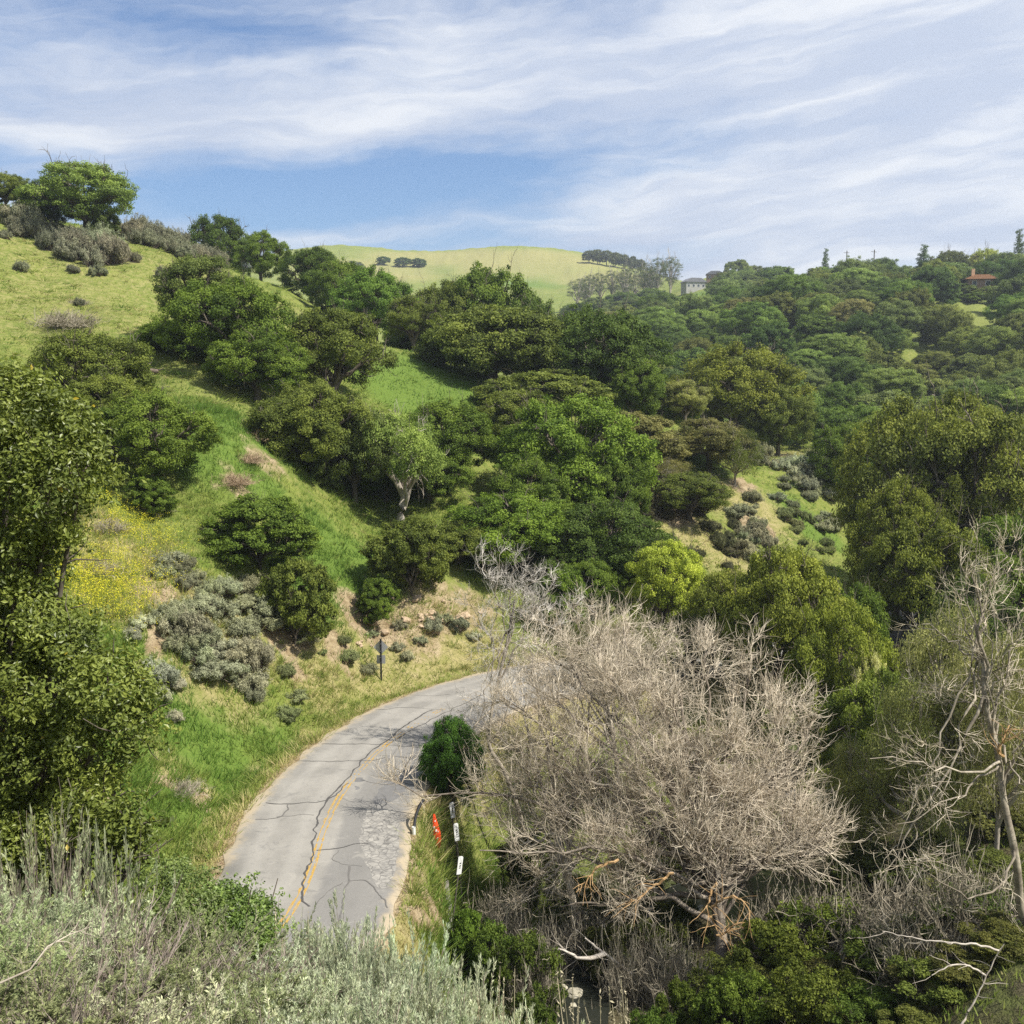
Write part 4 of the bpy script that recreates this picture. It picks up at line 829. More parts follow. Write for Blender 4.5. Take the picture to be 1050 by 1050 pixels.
# columns of the near brow: picture column, distance, top row
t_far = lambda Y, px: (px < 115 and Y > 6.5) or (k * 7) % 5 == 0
rows = [(-60, 8.6, 880), (-10, 9.2, 838), (40, 9.2, 836), (78, 8.8, 828), (20, 8.2, 860), (100, 8.6, 840), (118, 9.4, 868), (160, 9.5, 885), (200, 9.0, 905), (255, 8.6, 950), (235, 8.2, 945), (300, 8.2, 948), (345, 8.0, 932), (382, 7.8, 955), (420, 7.4, 975), (460, 6.8, 995), (495, 6.3, 1015), (522, 6.0, 1030),
        (-40, 7.2, 925), (30, 7.0, 925), (90, 7.2, 905), (140, 7.4, 930), (185, 7.2, 950), (240, 6.9, 985), (290, 6.9, 985), (340, 6.8, 968), (385, 6.5, 990), (430, 6.1, 1010), (475, 5.6, 1032),
        (-20, 5.9, 965), (45, 5.9, 955), (105, 6.0, 960), (160, 5.9, 985), (215, 5.7, 1010), (270, 5.7, 1015), (325, 5.6, 1010), (380, 5.4, 1020), (430, 5.1, 1040), (10, 5.0, 1010), (80, 4.9, 1015), (150, 4.8, 1030), (220, 4.8, 1050), (300, 4.8, 1055), (370, 4.7, 1060), (60, 9.9, 870), (0, 9.9, 880), (275, 9.1, 962), (320, 9.0, 958), (365, 8.7, 962)]
for k, (px, Y, yt) in enumerate(rows):
    p = at(px, yt, Y); z0 = gz(p[0], p[1]); H = float(np.clip((p[2] - z0) * rng.uniform(.9, 1.12), .5, 2.3)); d = px < 260
    kd = ('ns0', 'ns3', 'nshalf', 'ns2', 'nshalf', 'ns3', 'ns0', 'nsdry')[k % 8] if d else ('ns0', 'ns1', 'ns2', 'ns3')[k % 4]
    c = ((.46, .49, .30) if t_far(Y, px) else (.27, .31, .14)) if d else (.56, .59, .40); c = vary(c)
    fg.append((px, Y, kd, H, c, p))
def ordinals(items, key, fmt_one, fmt):
    items.sort(key=key); out = []
    for i, t in enumerate(items): out.append(fmt_one if len(items) == 1 else fmt % ('leftmost' if i == 0 else 'rightmost' if i == len(items) - 1 else ordn[i] + ' from left'))
    return out
groups_ = {}
for t in fg:
    zone_ = ('far' if t[1] > 7.7 else 'middle' if t[1] > 6.05 else 'near'); sd_ = 'below the near oak' if t[0] < 130 else 'beside the green leafy shrub' if t[0] < 260 else 'before the road'
    kk = 'leafless grey-brown' if t[2] == 'nsdry' else 'half-dry' if t[2] == 'nshalf' else 'silvery green' if t[0] >= 260 else 'grey-green'
    groups_.setdefault((kk, zone_, sd_), []).append(t)
for (kk, zone_, sd_), L in groups_.items():
    lbs = ordinals(L, lambda t: t[0], '%s sagebrush in the %s brush row %s' % (kk, zone_, sd_), '%%s %s sagebrush in the %s brush row %s' % (kk, zone_, sd_))
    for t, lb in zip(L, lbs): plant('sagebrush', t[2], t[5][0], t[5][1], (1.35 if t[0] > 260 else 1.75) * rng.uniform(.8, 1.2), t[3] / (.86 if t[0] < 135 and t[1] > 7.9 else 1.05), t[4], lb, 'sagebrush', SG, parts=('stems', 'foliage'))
# dry seed stalks standing over the brow
def stalks(label, pts, seed):
    r = np.random.default_rng(seed); g = Geo(); O = None
    for px, yt, Y in pts:
        p = at(px, yt, Y); z0 = gz(p[0], p[1]); b = np.array((p[0] + r.normal() * .1, p[1] + r.normal() * .1, z0 - .1))
        if O is None: O = b
        P = np.linspace(b, p, 6)[None] - O; P[0, 1:-1] += r.normal(size=(4, 3)) * .02; tubes(g, P, taper(1, 6, [.0035], [.002]), 4, r.normal(size=1) * .4)
        k = 26; f = r.uniform(.72, 1.02, k); pp = P[0, 0] + (P[0, -1] - P[0, 0]) * f[:, None]; leaves(g, pp, r.normal(size=(k, 3)), r.uniform(.008, .02, k), .3, r.normal(size=k) * .4, 0, .1, r.normal(size=(k, 3)) * .4 + (0, 0, 1))
    tag(link('dry_stalks', g.mesh('dry_stalks', STRAW), None, O), label, 'dry grass', 'dry stalks over the brow')
STRAW = leaf_mat('straw', .2, .8, .1, .1, (.42, .37, .25))
r = np.random.default_rng(5)
for k, (a, b, yt, lb) in enumerate(((560, 600, 1000, 'left clump of dry seed stalks standing in front of the stream'), (605, 650, 1005, 'right clump of dry seed stalks standing in front of the stream'), (455, 545, 985, 'dry stalks rising behind the silvery sage above the creek bank'), (250, 330, 930, 'thin dry stalks above the sage in front of the road'))):
    stalks(lb, [(r.uniform(a, b), yt + r.uniform(0, 50), r.uniform(5.4, 6.6) if a > 400 else r.uniform(8, 8.8)) for _ in range(9)], 60 + k)

# ------------------------------------------------------------------ scrub on the banks
CG_ = 'grey scrub along the hill crest'
def scrub(lst, color, place, group, cat='sagebrush', name='sagebrush', dryk=None, hf=.62, noun='grey sage bush'):
    lst = sorted(lst, key=lambda t: t[0]); n_ = len(lst)
    for i, t in enumerate(lst):
        px, py, W = t[:3]; p = hit(px, py + W * .25); Wm = W * p[1] / F * (1.5 if group == CG_ and len(lst) > 9 else 1.15); kd = 'sage_%d' % rng.integers(4) if not dryk else dryk
        lb = '%s %s %s' % (ordn[i] + ' from left' if i else 'leftmost', noun, place)
        c = vary(color, .22, .05)
        s_ = rng.uniform(.72, 1.3); plant(name, kd, p[0], p[1], Wm * s_ * rng.uniform(.9, 1.2), Wm * s_ * hf * rng.uniform(.6, 1.15), c, lb, cat, group, depth=Wm * s_ * rng.uniform(.75, 1.3), parts=('stems', 'foliage'), sink=.12)
SAGE = (.32, .33, .20); SAGE2 = (.40, .41, .275); SDK = (.23, .255, .11)
scrub([(172, 575, 26), (185, 580, 26), (200, 590, 34), (213, 606, 34), (190, 600, 26), (230, 600, 36), (244, 618, 36), (228, 625, 34), (262, 622, 34), (275, 640, 32), (206, 618, 30), (250, 600, 26), (165, 587, 18)], SAGE, 'in the upper bank scrub under the wide dark bush', 'sage on the road bank')
scrub([(178, 632, 34), (190, 645, 38), (205, 655, 38), (200, 672, 34), (222, 662, 36), (235, 672, 36), (216, 686, 36), (238, 690, 30), (246, 645, 34), (262, 678, 34), (256, 698, 30), (260, 716, 24), (185, 660, 26)], SAGE, 'in the thick middle clump of the road bank', 'sage on the road bank')
scrub([(163, 694, 32), (162, 712, 30), (176, 705, 24), (136, 648, 28), (145, 640, 20), (178, 735, 18)], SAGE2, 'between the near oak and the bank clump', 'sage on the road bank')
scrub([(292, 690, 16), (302, 712, 20), (295, 730, 22), (312, 655, 26), (350, 656, 24), (356, 672, 18), (318, 640, 22), (330, 668, 14)], SDK, 'on the bare soil between bank clump and sign', 'sage on the road bank', noun='green bush')
scrub([(375, 690, 16), (408, 664, 16), (418, 672, 14), (430, 660, 14), (444, 648, 18), (455, 640, 16), (470, 648, 16), (410, 645, 10), (381, 650, 10), (485, 655, 14), (445, 630, 14)], SAGE, 'on the cut bank right of the road sign', 'sage on the road bank')
rr_ = np.random.default_rng(8)
def along(a, b, n, jx, jy, w0, w1): 
    t = rr_.uniform(0, 1, n); return [(a[0] + (b[0] - a[0]) * q + rr_.normal() * jx, a[1] + (b[1] - a[1]) * q + rr_.normal() * jy, rr_.uniform(w0, w1)) for q in t]
CG = 'grey scrub along the hill crest'
CSG = (.25, .25, .165)
scrub(along((12, 222), (60, 250), 20, 5, 5, 13, 19), CSG, 'in the crest scrub at the far left', CG, hf=.75)
scrub(along((60, 244), (112, 272), 20, 7, 5, 13, 20), CSG, 'in the crest scrub below the pale open oak', CG, hf=.75)
scrub(along((118, 232), (170, 250), 18, 5, 4, 13, 19), CSG, 'on the crest just right of the pale open oak', CG, hf=.75)
scrub(along((165, 246), (210, 264), 18, 5, 4, 12, 18), CSG, 'on the crest midway to the dark wide oak', CG, hf=.75)
scrub(along((205, 262), (258, 276), 16, 5, 3, 11, 16), CSG, 'on the crest under the dark wide oak', CG, hf=.75)
scrub([(22, 276, 13), (137, 265, 13), (101, 283, 12), (82, 311, 10), (5, 243, 13), (75, 276, 12), (168, 284, 15), (70, 262, 11)], CSG, 'standing alone on the open left grass slope', CG, hf=.75)
VG = 'pale sage on the spur'
scrub(along((792, 452), (856, 505), 20, 9, 8, 15, 25), SAGE2, 'in the thick sage near the spur crest', VG, noun='pale sage bush')
scrub(along((770, 455), (805, 500), 8, 8, 8, 12, 20), SAGE, 'at the left of the spur sage', VG)
scrub(along((800, 515), (845, 560), 14, 8, 7, 9, 15), SDK, 'on the green face of the spur', VG, noun='low green bush')
scrub(along((812, 478), (852, 560), 16, 10, 10, 12, 20), SAGE, 'scattered down the open spur slope', VG)
scrub(along((745, 520), (790, 580), 16, 10, 9, 14, 24), SAGE, 'below the spur sage above the valley oaks', VG)
scrub(along((655, 500), (760, 560), 18, 14, 10, 16, 28), SC, 'around the bare cut bank', 'scrub on the bare bank', noun='olive-brown scrub bush')
# dry brush: dead tangles and piles
def tangle(px, py, W, kind, lb, cat='brush pile', name='brush_pile', hf=.35, wf=1.):
    p = hit(px, py); Wm = W * p[1] / F; plant_ = KINDS[kind][1]; o = link(name, plant_); o.location = (p[0], p[1], p[2] - .05); o.rotation_euler = (0, 0, rng.uniform(0, 6)); o.scale = (Wm / 2, Wm / 2 * wf, Wm * hf); tag(o, lb, cat, 'dead brush')
for a in ((268, 452, 46, 'debris', 'reddish dead brush heap above the lush strip'), (240, 497, 40, 'debris', 'brown dead brush heap in the middle of the lush strip'), (255, 475, 34, 'debris', 'small brown brush heap between the two larger heaps'), (110, 545, 40, 'dry', 'grey leafless tangle beside the yellow mustard'), (98, 590, 46, 'dry', 'dull leafless bush next to the near oak edge'), (312, 660, 30, 'dry', 'dry purple-grey bush below the small olive bush'),
          (185, 812, 44, 'dry', 'flattened grey brush low on the lush road bank'), (75, 800, 40, 'dry', 'grey brush under the near oak'), (150, 525, 44, 'dry', 'thin grey brush under the dark low bush'), (280, 560, 20, 'dry', 'small dry bush above the wide dark bush'), (70, 335, 60, 'dry', 'grey dead twigs behind the olive-brown oak'), (82, 312, 20, 'dry', 'lone dry twiggy bush on the left grass slope')):
    tangle(*a)
for k, (px, py, W, lb) in enumerate(((930, 900, 90, 'arching leafless thicket below the white drooping branch'), (1000, 880, 90, 'leafless thicket at the foot of the grey trunk'), (870, 930, 80, 'brown leafless thicket between bare tree and grey trunk'), (960, 940, 90, 'low leafless thicket above the dead white branch'), (820, 900, 80, 'leafless thicket at the right foot of the bare tree'), (548, 950, 44, 'brown tangle on the left bank of the stream'), (520, 880, 60, 'leafless tangle right of the white marker boards'), (600, 930, 60, 'brown tangle in the shade of the bare tree'), (640, 960, 40, 'dark tangle behind the stream pool'), (665, 940, 60, 'brown tangle between stream and the leaning bare trunk'), (690, 965, 50, 'bare tangle at the left foot of the leaning bare trunk'))):
    p = at(px, py, (33, 31, 35, 30, 36, 34, 38, 37, 34.5, 35.5, 34)[k]); z0 = gz(p[0], p[1]); o = link('leafless_thicket', KINDS['dry'][1]); Wm = W * p[1] / F * 1.5; o.location = (p[0], p[1], z0); o.rotation_euler = (0, 0, k); o.scale = (Wm / 2, Wm / 2, max(1., min(3.2, p[2] - z0 + .5))); tag(o, lb, 'thicket', 'leafless thickets by the creek')

# ------------------------------------------------------------------ bare trees
def bare_tree(label, trunk, limbs, seed, mats, dens=(14, 7, 6), r0=.26, lens=(2.6, 1.5, 1.0), up=.1, rl=.085, accent=None, tw=.009):
    r = np.random.default_rng(seed); tr = np.array([at(*p) for p in trunk]); tr[0, 2] = gz(tr[0, 0], tr[0, 1]) - .2
    O = tr[0].copy(); O[2] += .2; TR, _ = resample(tr, .35); k = len(TR); gt = Geo(); tubes(gt, (TR - O)[None], taper(1, k, [r0], [r0 * .45]), 9)
    Ls = []
    for tip in limbs:
        pts = [np.array(at(*p)) for p in tip] if isinstance(tip[0], tuple) else [np.array(at(*tip))]
        e = pts[-1]; zf = TR[:, 2]; j = int(np.clip(r.uniform(.45, 1.), 0, 1) * (k - 1)) if len(pts) == 1 else int(np.argmin(np.linalg.norm(TR - pts[0], axis=1)))
        s = TR[j]; 
        if len(pts) == 1:
            mid = s * .5 + e * .5; mid[2] += .12 * np.linalg.norm((e - s)[:2]); mid = mid * .8 + .2 * np.array((s[0] * .6 + e[0] * .4, s[1] * .6 + e[1] * .4, e[2])); B = bezier(s, mid, e, 12)
        else:
            Bq, _ = resample(np.array([s] + pts), .2); B = Bq[np.linspace(0, len(Bq) - 1, 12).astype(int)]
        B[1:-1] += r.normal(size=(10, 3)) * .09; Ls.append(B - O)
    Ls = np.array(Ls); m = len(Ls); tubes(gt, Ls, taper(m, 12, r.uniform(.8, 1.3, m) * rl, np.full(m, rl * .22)), 6, r.normal(size=m) * .4)
    S, D, i, t = sprout(Ls, dens[0], .2, 1, .75, r); wk = r.uniform(.35, 1.15, m); kp = r.uniform(size=len(i)) < wk[i]; S, D, i, t = S[kp], D[kp], i[kp], t[kp]; P1 = grow(S, D, r.uniform(.5, 1.15, len(S)) * lens[0] * (1.1 - .5 * t), 7, .16, up, r); tubes(gt, P1, taper(len(S), 7, np.full(len(S), rl * .3), np.full(len(S), rl * .08)), 4, r.normal(size=len(S)) * .5)
    gw = Geo(); S, D, i, t = sprout(P1, dens[1], .15, 1, .65, r); P2 = grow(S, D, r.uniform(.4, 1.2, len(S)) * lens[1], 6, .17, up * 1.1, r); tubes(gw, P2, taper(len(S), 6, np.full(len(S), tw * 1.5), np.full(len(S), tw * .6)), 3, r.normal(size=len(S)) * .5)
    S, D, i, t = sprout(P2, dens[2], .15, 1, .6, r); P3 = grow(S, D, r.uniform(.4, 1.2, len(S)) * lens[2], 5, .18, up, r); tubes(gw, P3, taper(len(S), 5, np.full(len(S), tw * .85), np.full(len(S), tw * .4)), 3, r.normal(size=len(S)) * .6)
    root = bpy.data.objects.new('bare_tree', None); COL.objects.link(root); root.location = O; tag(root, label, 'bare tree')
    link('trunk', gt.mesh('bare_trunk', mats[0], True), root); link('twigs', gw.mesh('bare_twigs', mats[1]), root)
    if accent:
        ga = Geo()
        for pts in accent:
            Bq = np.array([at(*p) for p in pts]) - O; B, _ = resample(Bq, .15); B = B[None] + r.normal(size=(1, len(B), 3)) * .03; tubes(ga, B, taper(1, B.shape[1], [.05], [.02]), 5)
            S, D, i, t = sprout(B, 14, .1, 1, .8, r); P = grow(S, D, r.uniform(.4, 1.2, len(S)), 6, .18, -.05, r); tubes(ga, P, taper(len(S), 6, np.full(len(S), .016), np.full(len(S), .006)), 4)
        link('orange_twigs', ga.mesh('orange_twigs', bark_mat('orange_lichen_bark', (.36, .22, .10), (.56, .38, .20))), root)
    return root
LIMBB = bark_mat('dark_limb', (.12, .098, .078), (.31, .265, .21))
TRUNKP = bark_mat('grey_trunk', (.17, .145, .115), (.42, .37, .295))
bare_tree('great bare tree with a dense tan twig crown beside the creek', [(716, 1040, 35), (742, 985, 35.6), (738, 930, 36.4), (728, 880, 37)],
          [(515, 715, 44), (560, 668, 45), (600, 655, 44), (640, 650, 44), (680, 662, 42), (725, 668, 41), (770, 685, 41), (805, 720, 41), (830, 755, 40), (840, 810, 39), (520, 800, 41), (500, 760, 43), (570, 720, 42), (630, 700, 41), (690, 710, 40), (750, 720, 39.5), (800, 780, 38.5), (600, 800, 38.5), (650, 800, 38), (700, 800, 37.5), (760, 810, 37.5), (830, 860, 37),
           (560, 870, 37.5), (620, 870, 37), (540, 700, 46), (660, 760, 39), (730, 770, 38.5), (780, 880, 36), (815, 720, 42), (540, 760, 42), (850, 860, 37), (590, 680, 44), (660, 680, 42), (710, 860, 36), (575, 930, 36.5),
           ((700, 905, 36.2), (665, 885, 36.4), (632, 873, 36.6), (560, 875, 36.8), (492, 872, 37.2)), ((690, 880, 37), (600, 845, 39), (520, 815, 41), (470, 812, 41.5), (432, 822, 41.5), (405, 800, 42))],
          301, (LIMBB, TWIG), (13, 8, 6), .27, (2.1, 1.2, .9), .085, .105, [[(735, 905, 35.6), (722, 930, 35), (738, 955, 34.8)], [(633, 882, 36.2), (610, 890, 36), (592, 915, 35.8)], [(735, 960, 35), (760, 945, 34.8)], [(690, 895, 35.9), (640, 930, 35.5)], [(730, 930, 35), (755, 915, 34.6), (770, 935, 34.4)]], .0095)
bare_tree('low bare tree between the road edge and the great bare tree', [(600, 985, 37.5), (590, 930, 38), (575, 880, 39), (565, 840, 40)],
          [(520, 700, 45), (510, 750, 44), (520, 800, 43), (535, 840, 41), (530, 870, 40), (540, 660, 46), (560, 700, 44), (600, 730, 43), (530, 760, 43), (580, 790, 41), (620, 770, 41), (540, 910, 38.5), (640, 840, 39), (615, 690, 44), (560, 920, 37.5), (630, 900, 37.5)], 311, (TRUNKP, TWIG), (10, 7, 6), .18, (2., 1.2, .8), .085, .08, None, .0085)
bare_tree('twiggy bare tree on the inside of the bend behind the great bare tree', [(640, 800, 49), (630, 760, 49.5), (622, 720, 50)],
          [(545, 665, 52), (560, 645, 52), (590, 635, 53), (625, 630, 53), (660, 640, 53), (690, 655, 52), (720, 665, 52), (580, 660, 51), (640, 650, 51), (680, 670, 50), (560, 690, 50), (610, 640, 52), (530, 680, 51), (740, 690, 50)], 312, (TRUNKP, TWIG), (10, 7, 7), .16, (2., 1.2, .8), .07, .06, None, .0095)
bare_tree('slender silvery bare tree leaning over the road bend', [(548, 830, 47), (520, 790, 47.5), (497, 765, 48), (508, 710, 48.5), (520, 660, 49), (528, 615, 49.5)],
          [(495, 580, 49), (512, 568, 50), (530, 566, 50), (552, 572, 50), (575, 585, 50), (590, 615, 50), (482, 620, 49), (560, 630, 51), (540, 600, 49), (470, 790, 46), (440, 800, 45), (490, 720, 48)], 302, (TRUNKP, bark_mat('silver_twig', (.40, .37, .33), (.62, .58, .52))), (9, 6, 5), .12, (1.3, .8, .55), .09, .045, None, .008)
bare_tree('grey bare tree with pale drooping limbs at the edge of the view', [(1060, 1010, 29), (1046, 940, 29.4), (1043, 880, 29.3), (1028, 820, 29.8), (1024, 770, 30.2), (1008, 720, 30.3), (1010, 680, 30.6), (1000, 640, 30.8)],
          [(985, 580, 31), (1000, 562, 31), (1038, 560, 31.5), (1060, 600, 31), (975, 600, 31), (945, 640, 31), (1045, 640, 30), (1070, 700, 30), (960, 720, 31), (1000, 600, 30.5), ((1028, 780, 29.8), (1005, 792, 29), (970, 790, 28.6), (930, 782, 28.3), (892, 778, 28)), ((1020, 790, 29.8), (985, 815, 28.8), (950, 835, 28.2), (920, 845, 28)), ((1040, 880, 29), (1000, 925, 28), (960, 905, 27.5), (930, 880, 27.3)), (920, 870, 29), (900, 910, 29), (1060, 820, 29), (960, 850, 29)],
          303, (TRUNKP, TWIG), (7, 4, 4), .13, (1.3, .9, .6), .05, .045, [[(1030, 775, 29.8), (1020, 772, 29.6), (1036, 745, 29.8)]], .007)
def dead_branch(label, paths, seed, r0=.05, q=1., mt=None):
    r = np.random.default_rng(seed); g = Geo(); O = None
    for pts in paths:
        P = np.array([at(*p) for p in pts]); O = P[0].copy() if O is None else O; B, _ = resample(P, .12); B = B - O; B[1:] += r.normal(size=(len(B) - 1, 3)) * .012; tubes(g, B[None], taper(1, len(B), [r0], [r0 * .3]), 6, [.6])
        S, D, i, t = sprout(B[None], 7, .3, 1, .7, r); Q = grow(S, D, r.uniform(.4, 1.1, len(S)) * q, 6, .16, .02, r); tubes(g, Q, taper(len(S), 6, np.full(len(S), .014 * q), np.full(len(S), .005 * q)), 4, .3)
    tag(link('dead_branch', g.mesh('dead_branch', mt or PALE, True), None, O), label, 'branch')
dead_branch('bleached white dead branch standing at the bottom right', [[(980, 1062, 25.5), (1008, 1010, 25.8), (1024, 975, 26), (1030, 968, 26)], [(1024, 975, 26), (1000, 968, 26), (950, 965, 26.4), (905, 955, 26.8)], [(1010, 1000, 25.8), (985, 985, 25.8), (955, 1000, 25.6)]], 5, .034, .8)
dead_branch('long pale dead stick lying on the sage at the lower left', [[(0, 1008, 4.9), (35, 985, 5.0), (65, 962, 5.2), (92, 948, 5.3)]], 6, .006, .2, TRUNKP)
dead_branch('thick leaning dead limb over the stream', [[(680, 1030, 34), (650, 1000, 34.5), (620, 978, 35), (600, 962, 35.5)], [(620, 978, 35), (600, 985, 34.6), (572, 972, 34.8)]], 7, .10)

# ------------------------------------------------------------------ grass, verge and mustard
def scatter(n, box, keep):
    """random ground points inside a picture box of the survey"""
    r_ = rng; d = []; th0, th1, r0, r1 = box
    th = r_.uniform(th0, th1, n); rad = np.exp(r_.uniform(math.log(r0), math.log(r1), n)); x = rad * np.sin(th); y = rad * np.cos(th); return x, y
GRASS = mat_new('grass_blade'); m, nt = GRASS; N = NT(nt); t = N.attr('tint')
gc_ = N.mix(N.ramp(t, -1., .35), (.13, .225, .035), (.27, .32, .07)); gc_ = N.mix(N.ramp(t, .3, 1.1), gc_, (.52, .44, .215))
tr = N.n('ShaderNodeBsdfTranslucent'); N.set(tr.inputs[0], gc_); mx = N.n('ShaderNodeMixShader'); mx.inputs[0].default_value = .35; nt.links.new(pbsdf(N, gc_, .7, .2), mx.inputs[1]); nt.links.new(tr.outputs[0], mx.inputs[2]); N.out(mx.outputs[0])
def blades(name, n, box, h0, h1, wd, label, cond=None, per=1):
    x, y = scatter(n, box, None); rd_, sd_, _ = dist_to(ROAD, x, y); cd_, _, _ = dist_to(CREEK, x, y)
    so_ = cover(x, y, 'soil'); dr_ = cover(x, y, 'dry'); lu_ = cover(x, y, 'lush'); dens_ = fbm(x / 1.1, y / 1.1, 90, 4)
    ok = (rd_ > HW + .35) & (cd_ > 2.0) & (rng.uniform(size=n) < np.clip((dens_ - .25) * 2.2, .08, 1)) & (rng.uniform(size=n) > so_ * .93)
    if cond is not None: ok &= cond(x, y, rd_, sd_)
    x, y, dr_, lu_, rd_ = x[ok], y[ok], dr_[ok], lu_[ok], rd_[ok]; z = ground(x, y); k = len(x)
    dr_ = np.maximum(dr_, 1 - sstep(HW + .5, HW + 2.2, rd_))
    tint = -.15 + dr_ * 1.0 - lu_ * .75 + rng.normal(size=k) * .25 + (fbm(x / 4, y / 4, 70, 3) - .5) * 1.6
    h = rng.uniform(h0, h1, k) * (1 + lu_ * .5) * (1 - .4 * (rd_ < HW + 1)); a = rng.uniform(0, 6.28, k); lean = rng.normal(size=(k, 2)) * .45
    B = np.stack((x, y, z - .04), 1); dv = np.stack((np.cos(a), np.sin(a), 0 * a), 1) * (wd * rng.uniform(.6, 1.4, k))[:, None]; tip = B + np.stack((lean[:, 0] * h, lean[:, 1] * h, h), 1)
    V = np.stack((B - dv, B + dv, tip), 1); g = Geo(); g.add(V, tris=np.arange(k * 3).reshape(k, 3), tint=np.repeat(tint, 3)); tag(link(name, g.mesh(name, GRASS[0])), label, 'grass', kind='stuff')
blades('bank_grass', 230000, (-.5, .02, 33, 84), .10, .34, .028, 'green and straw-coloured grass on the bank beside the road')
blades('verge_grass', 60000, (-.22, .04, 24, 50), .15, .5, .02, 'tall green verge grass between road and creek', lambda x, y, rd, sd: (rd > HW + .6) & (x > -9))
blades('creekside_grass', 60000, (-.02, .5, 24, 60), .12, .4, .03, 'dark green grass on the creek banks', lambda x, y, rd, sd: rng.uniform(size=len(x)) < .45)
blades('slope_grass', 130000, (-.5, .35, 78, 175), .08, .24, .05, 'short spring grass on the upper slopes')
def tussocks(name, n, box, per, h0, h1, wd, spread, label, cond=None):
    x, y = scatter(n, box, None); rd_, sd_, _ = dist_to(ROAD, x, y); cd_, _, _ = dist_to(CREEK, x, y); ok = (rd_ > HW + .5) & (cd_ > 2) & (rng.uniform(size=n) < np.clip((fbm(x / 3.5, y / 3.5, 14, 3) - .38) * 4, .04, 1)) & (rng.uniform(size=n) > cover(x, y, 'soil') * .8)
    x, y = x[ok], y[ok]; dr_ = np.maximum(cover(x, y, 'dry'), 1 - sstep(HW + .5, HW + 2, rd_[ok])); lu_ = cover(x, y, 'lush'); tn = -.2 + dr_ * .8 - lu_ * .6 + rng.normal(size=len(x)) * .55; sz = rng.uniform(.55, 1.35, len(x))
    i = np.repeat(np.arange(len(x)), per); k = len(i); o = rng.normal(size=(k, 2)) * spread * sz[i][:, None]; bx = x[i] + o[:, 0]; by = y[i] + o[:, 1]; z = ground(x, y)[i] - .05
    h = rng.uniform(h0, h1, k) * sz[i]; a = rng.uniform(0, 6.28, k); B = np.stack((bx, by, z), 1); dv = np.stack((np.cos(a), np.sin(a), 0 * a), 1) * wd; tip = B + np.stack((o[:, 0] * 1.6 + rng.normal(size=k) * h * .3, o[:, 1] * 1.6 + rng.normal(size=k) * h * .3, h), 1)
    g = Geo(); g.add(np.stack((B - dv, B + dv, tip), 1), tris=np.arange(k * 3).reshape(k, 3), tint=np.repeat(tn[i] + rng.normal(size=k) * .15, 3)); tag(link(name, g.mesh(name, GRASS[0])), label, 'grass', kind='stuff')
tussocks('grass_tussocks', 9000, (-.48, .02, 34, 84), 26, .22, .5, .022, .15, 'clumped grass and weeds on the road bank')
tussocks('slope_tussocks', 7000, (-.5, .35, 78, 175), 20, .18, .42, .05, .28, 'weedy clumps on the upper grass slopes')
r = np.random.default_rng(41); g = Geo(); gs = Geo()
for px, py, rad, n_ in ((138, 548, 2., 420), (122, 585, 1.6, 420), (100, 612, 1.8, 700), (80, 620, 1.5, 600), (118, 612, 1.5, 520), (150, 560, 1.6, 200), (125, 540, 1.6, 260), (75, 605, 1.2, 300), (160, 585, 1.6, 130), (135, 605, 1.6, 260)):
    n_ = int(n_ * .55); p = hit(px, py); x = p[0] + r.normal(size=n_) * rad * .75; y = p[1] + r.normal(size=n_) * rad * .6; z = ground(x, y); h = r.uniform(.45, .95, n_); B = np.stack((x, y, z), 1); tp = B + np.stack((r.normal(size=n_) * .08, r.normal(size=n_) * .08, h), 1)
    i = np.repeat(np.arange(n_), 9); q = tp[i] + r.normal(size=(len(i), 3)) * (.09, .09, .08); leaves(g, q, r.normal(size=q.shape) + (0, 0, .8), r.uniform(.014, .028, len(i)), .8, r.normal(size=len(i)) * .3)
    dv = np.array((.012, .006, 0)); V = np.stack((B - dv, B + dv, tp), 1); gs.add(V, tris=np.arange(n_ * 3).reshape(-1, 3), tint=r.normal(size=n_ * 3) * 0)
gm = leaf_mat('mustard_flower', .3, .7, .1, .2, (.74, .69, .05)); me = g.mesh('mustard_flowers', gm); mu = tag(link('mustard_flowers', me), 'bright yellow mustard blossom on the bank beside the near oak', 'flowers', kind='stuff')
link('stems', gs.mesh('mustard_stems', GRASS[0]), mu)['kind'] = 'stuff'
# ------------------------------------------------------------------ built things
def bm_box(bm, size, loc, rot=None, bev=0.):
    import bmesh
    r_ = bmesh.ops.create_cube(bm, size=1); v = r_['verts']
    bmesh.ops.scale(bm, vec=size, verts=v)
    if bev: 
        e = list({e for x in v for e in x.link_edges}); rb = bmesh.ops.bevel(bm, geom=e, offset=bev, segments=2, affect='EDGES'); v = list({x for f in rb['faces'] for x in f.verts} | {x for x in v if x.is_valid})
    if rot is not None: bmesh.ops.rotate(bm, cent=(0, 0, 0), matrix=rot.to_matrix(), verts=v)
    bmesh.ops.translate(bm, vec=loc, verts=v); return v
import bmesh
from mathutils import Euler
def bobj(name, bm, mat, parent=None, loc=None, smooth=False):
    me = bpy.data.meshes.new(name); bm.to_mesh(me); bm.free(); me.materials.append(mat)
    if smooth: me.polygons.foreach_set('use_smooth', np.ones(len(me.polygons), bool))
    return link(name, me, parent, loc)
def empty(name, loc, rz=0., label=None, cat=None, group=None):
    o = bpy.data.objects.new(name, None); COL.objects.link(o); o.location = loc; o.rotation_euler = (0, 0, rz); o.empty_display_size = .3; return tag(o, label, cat, group)
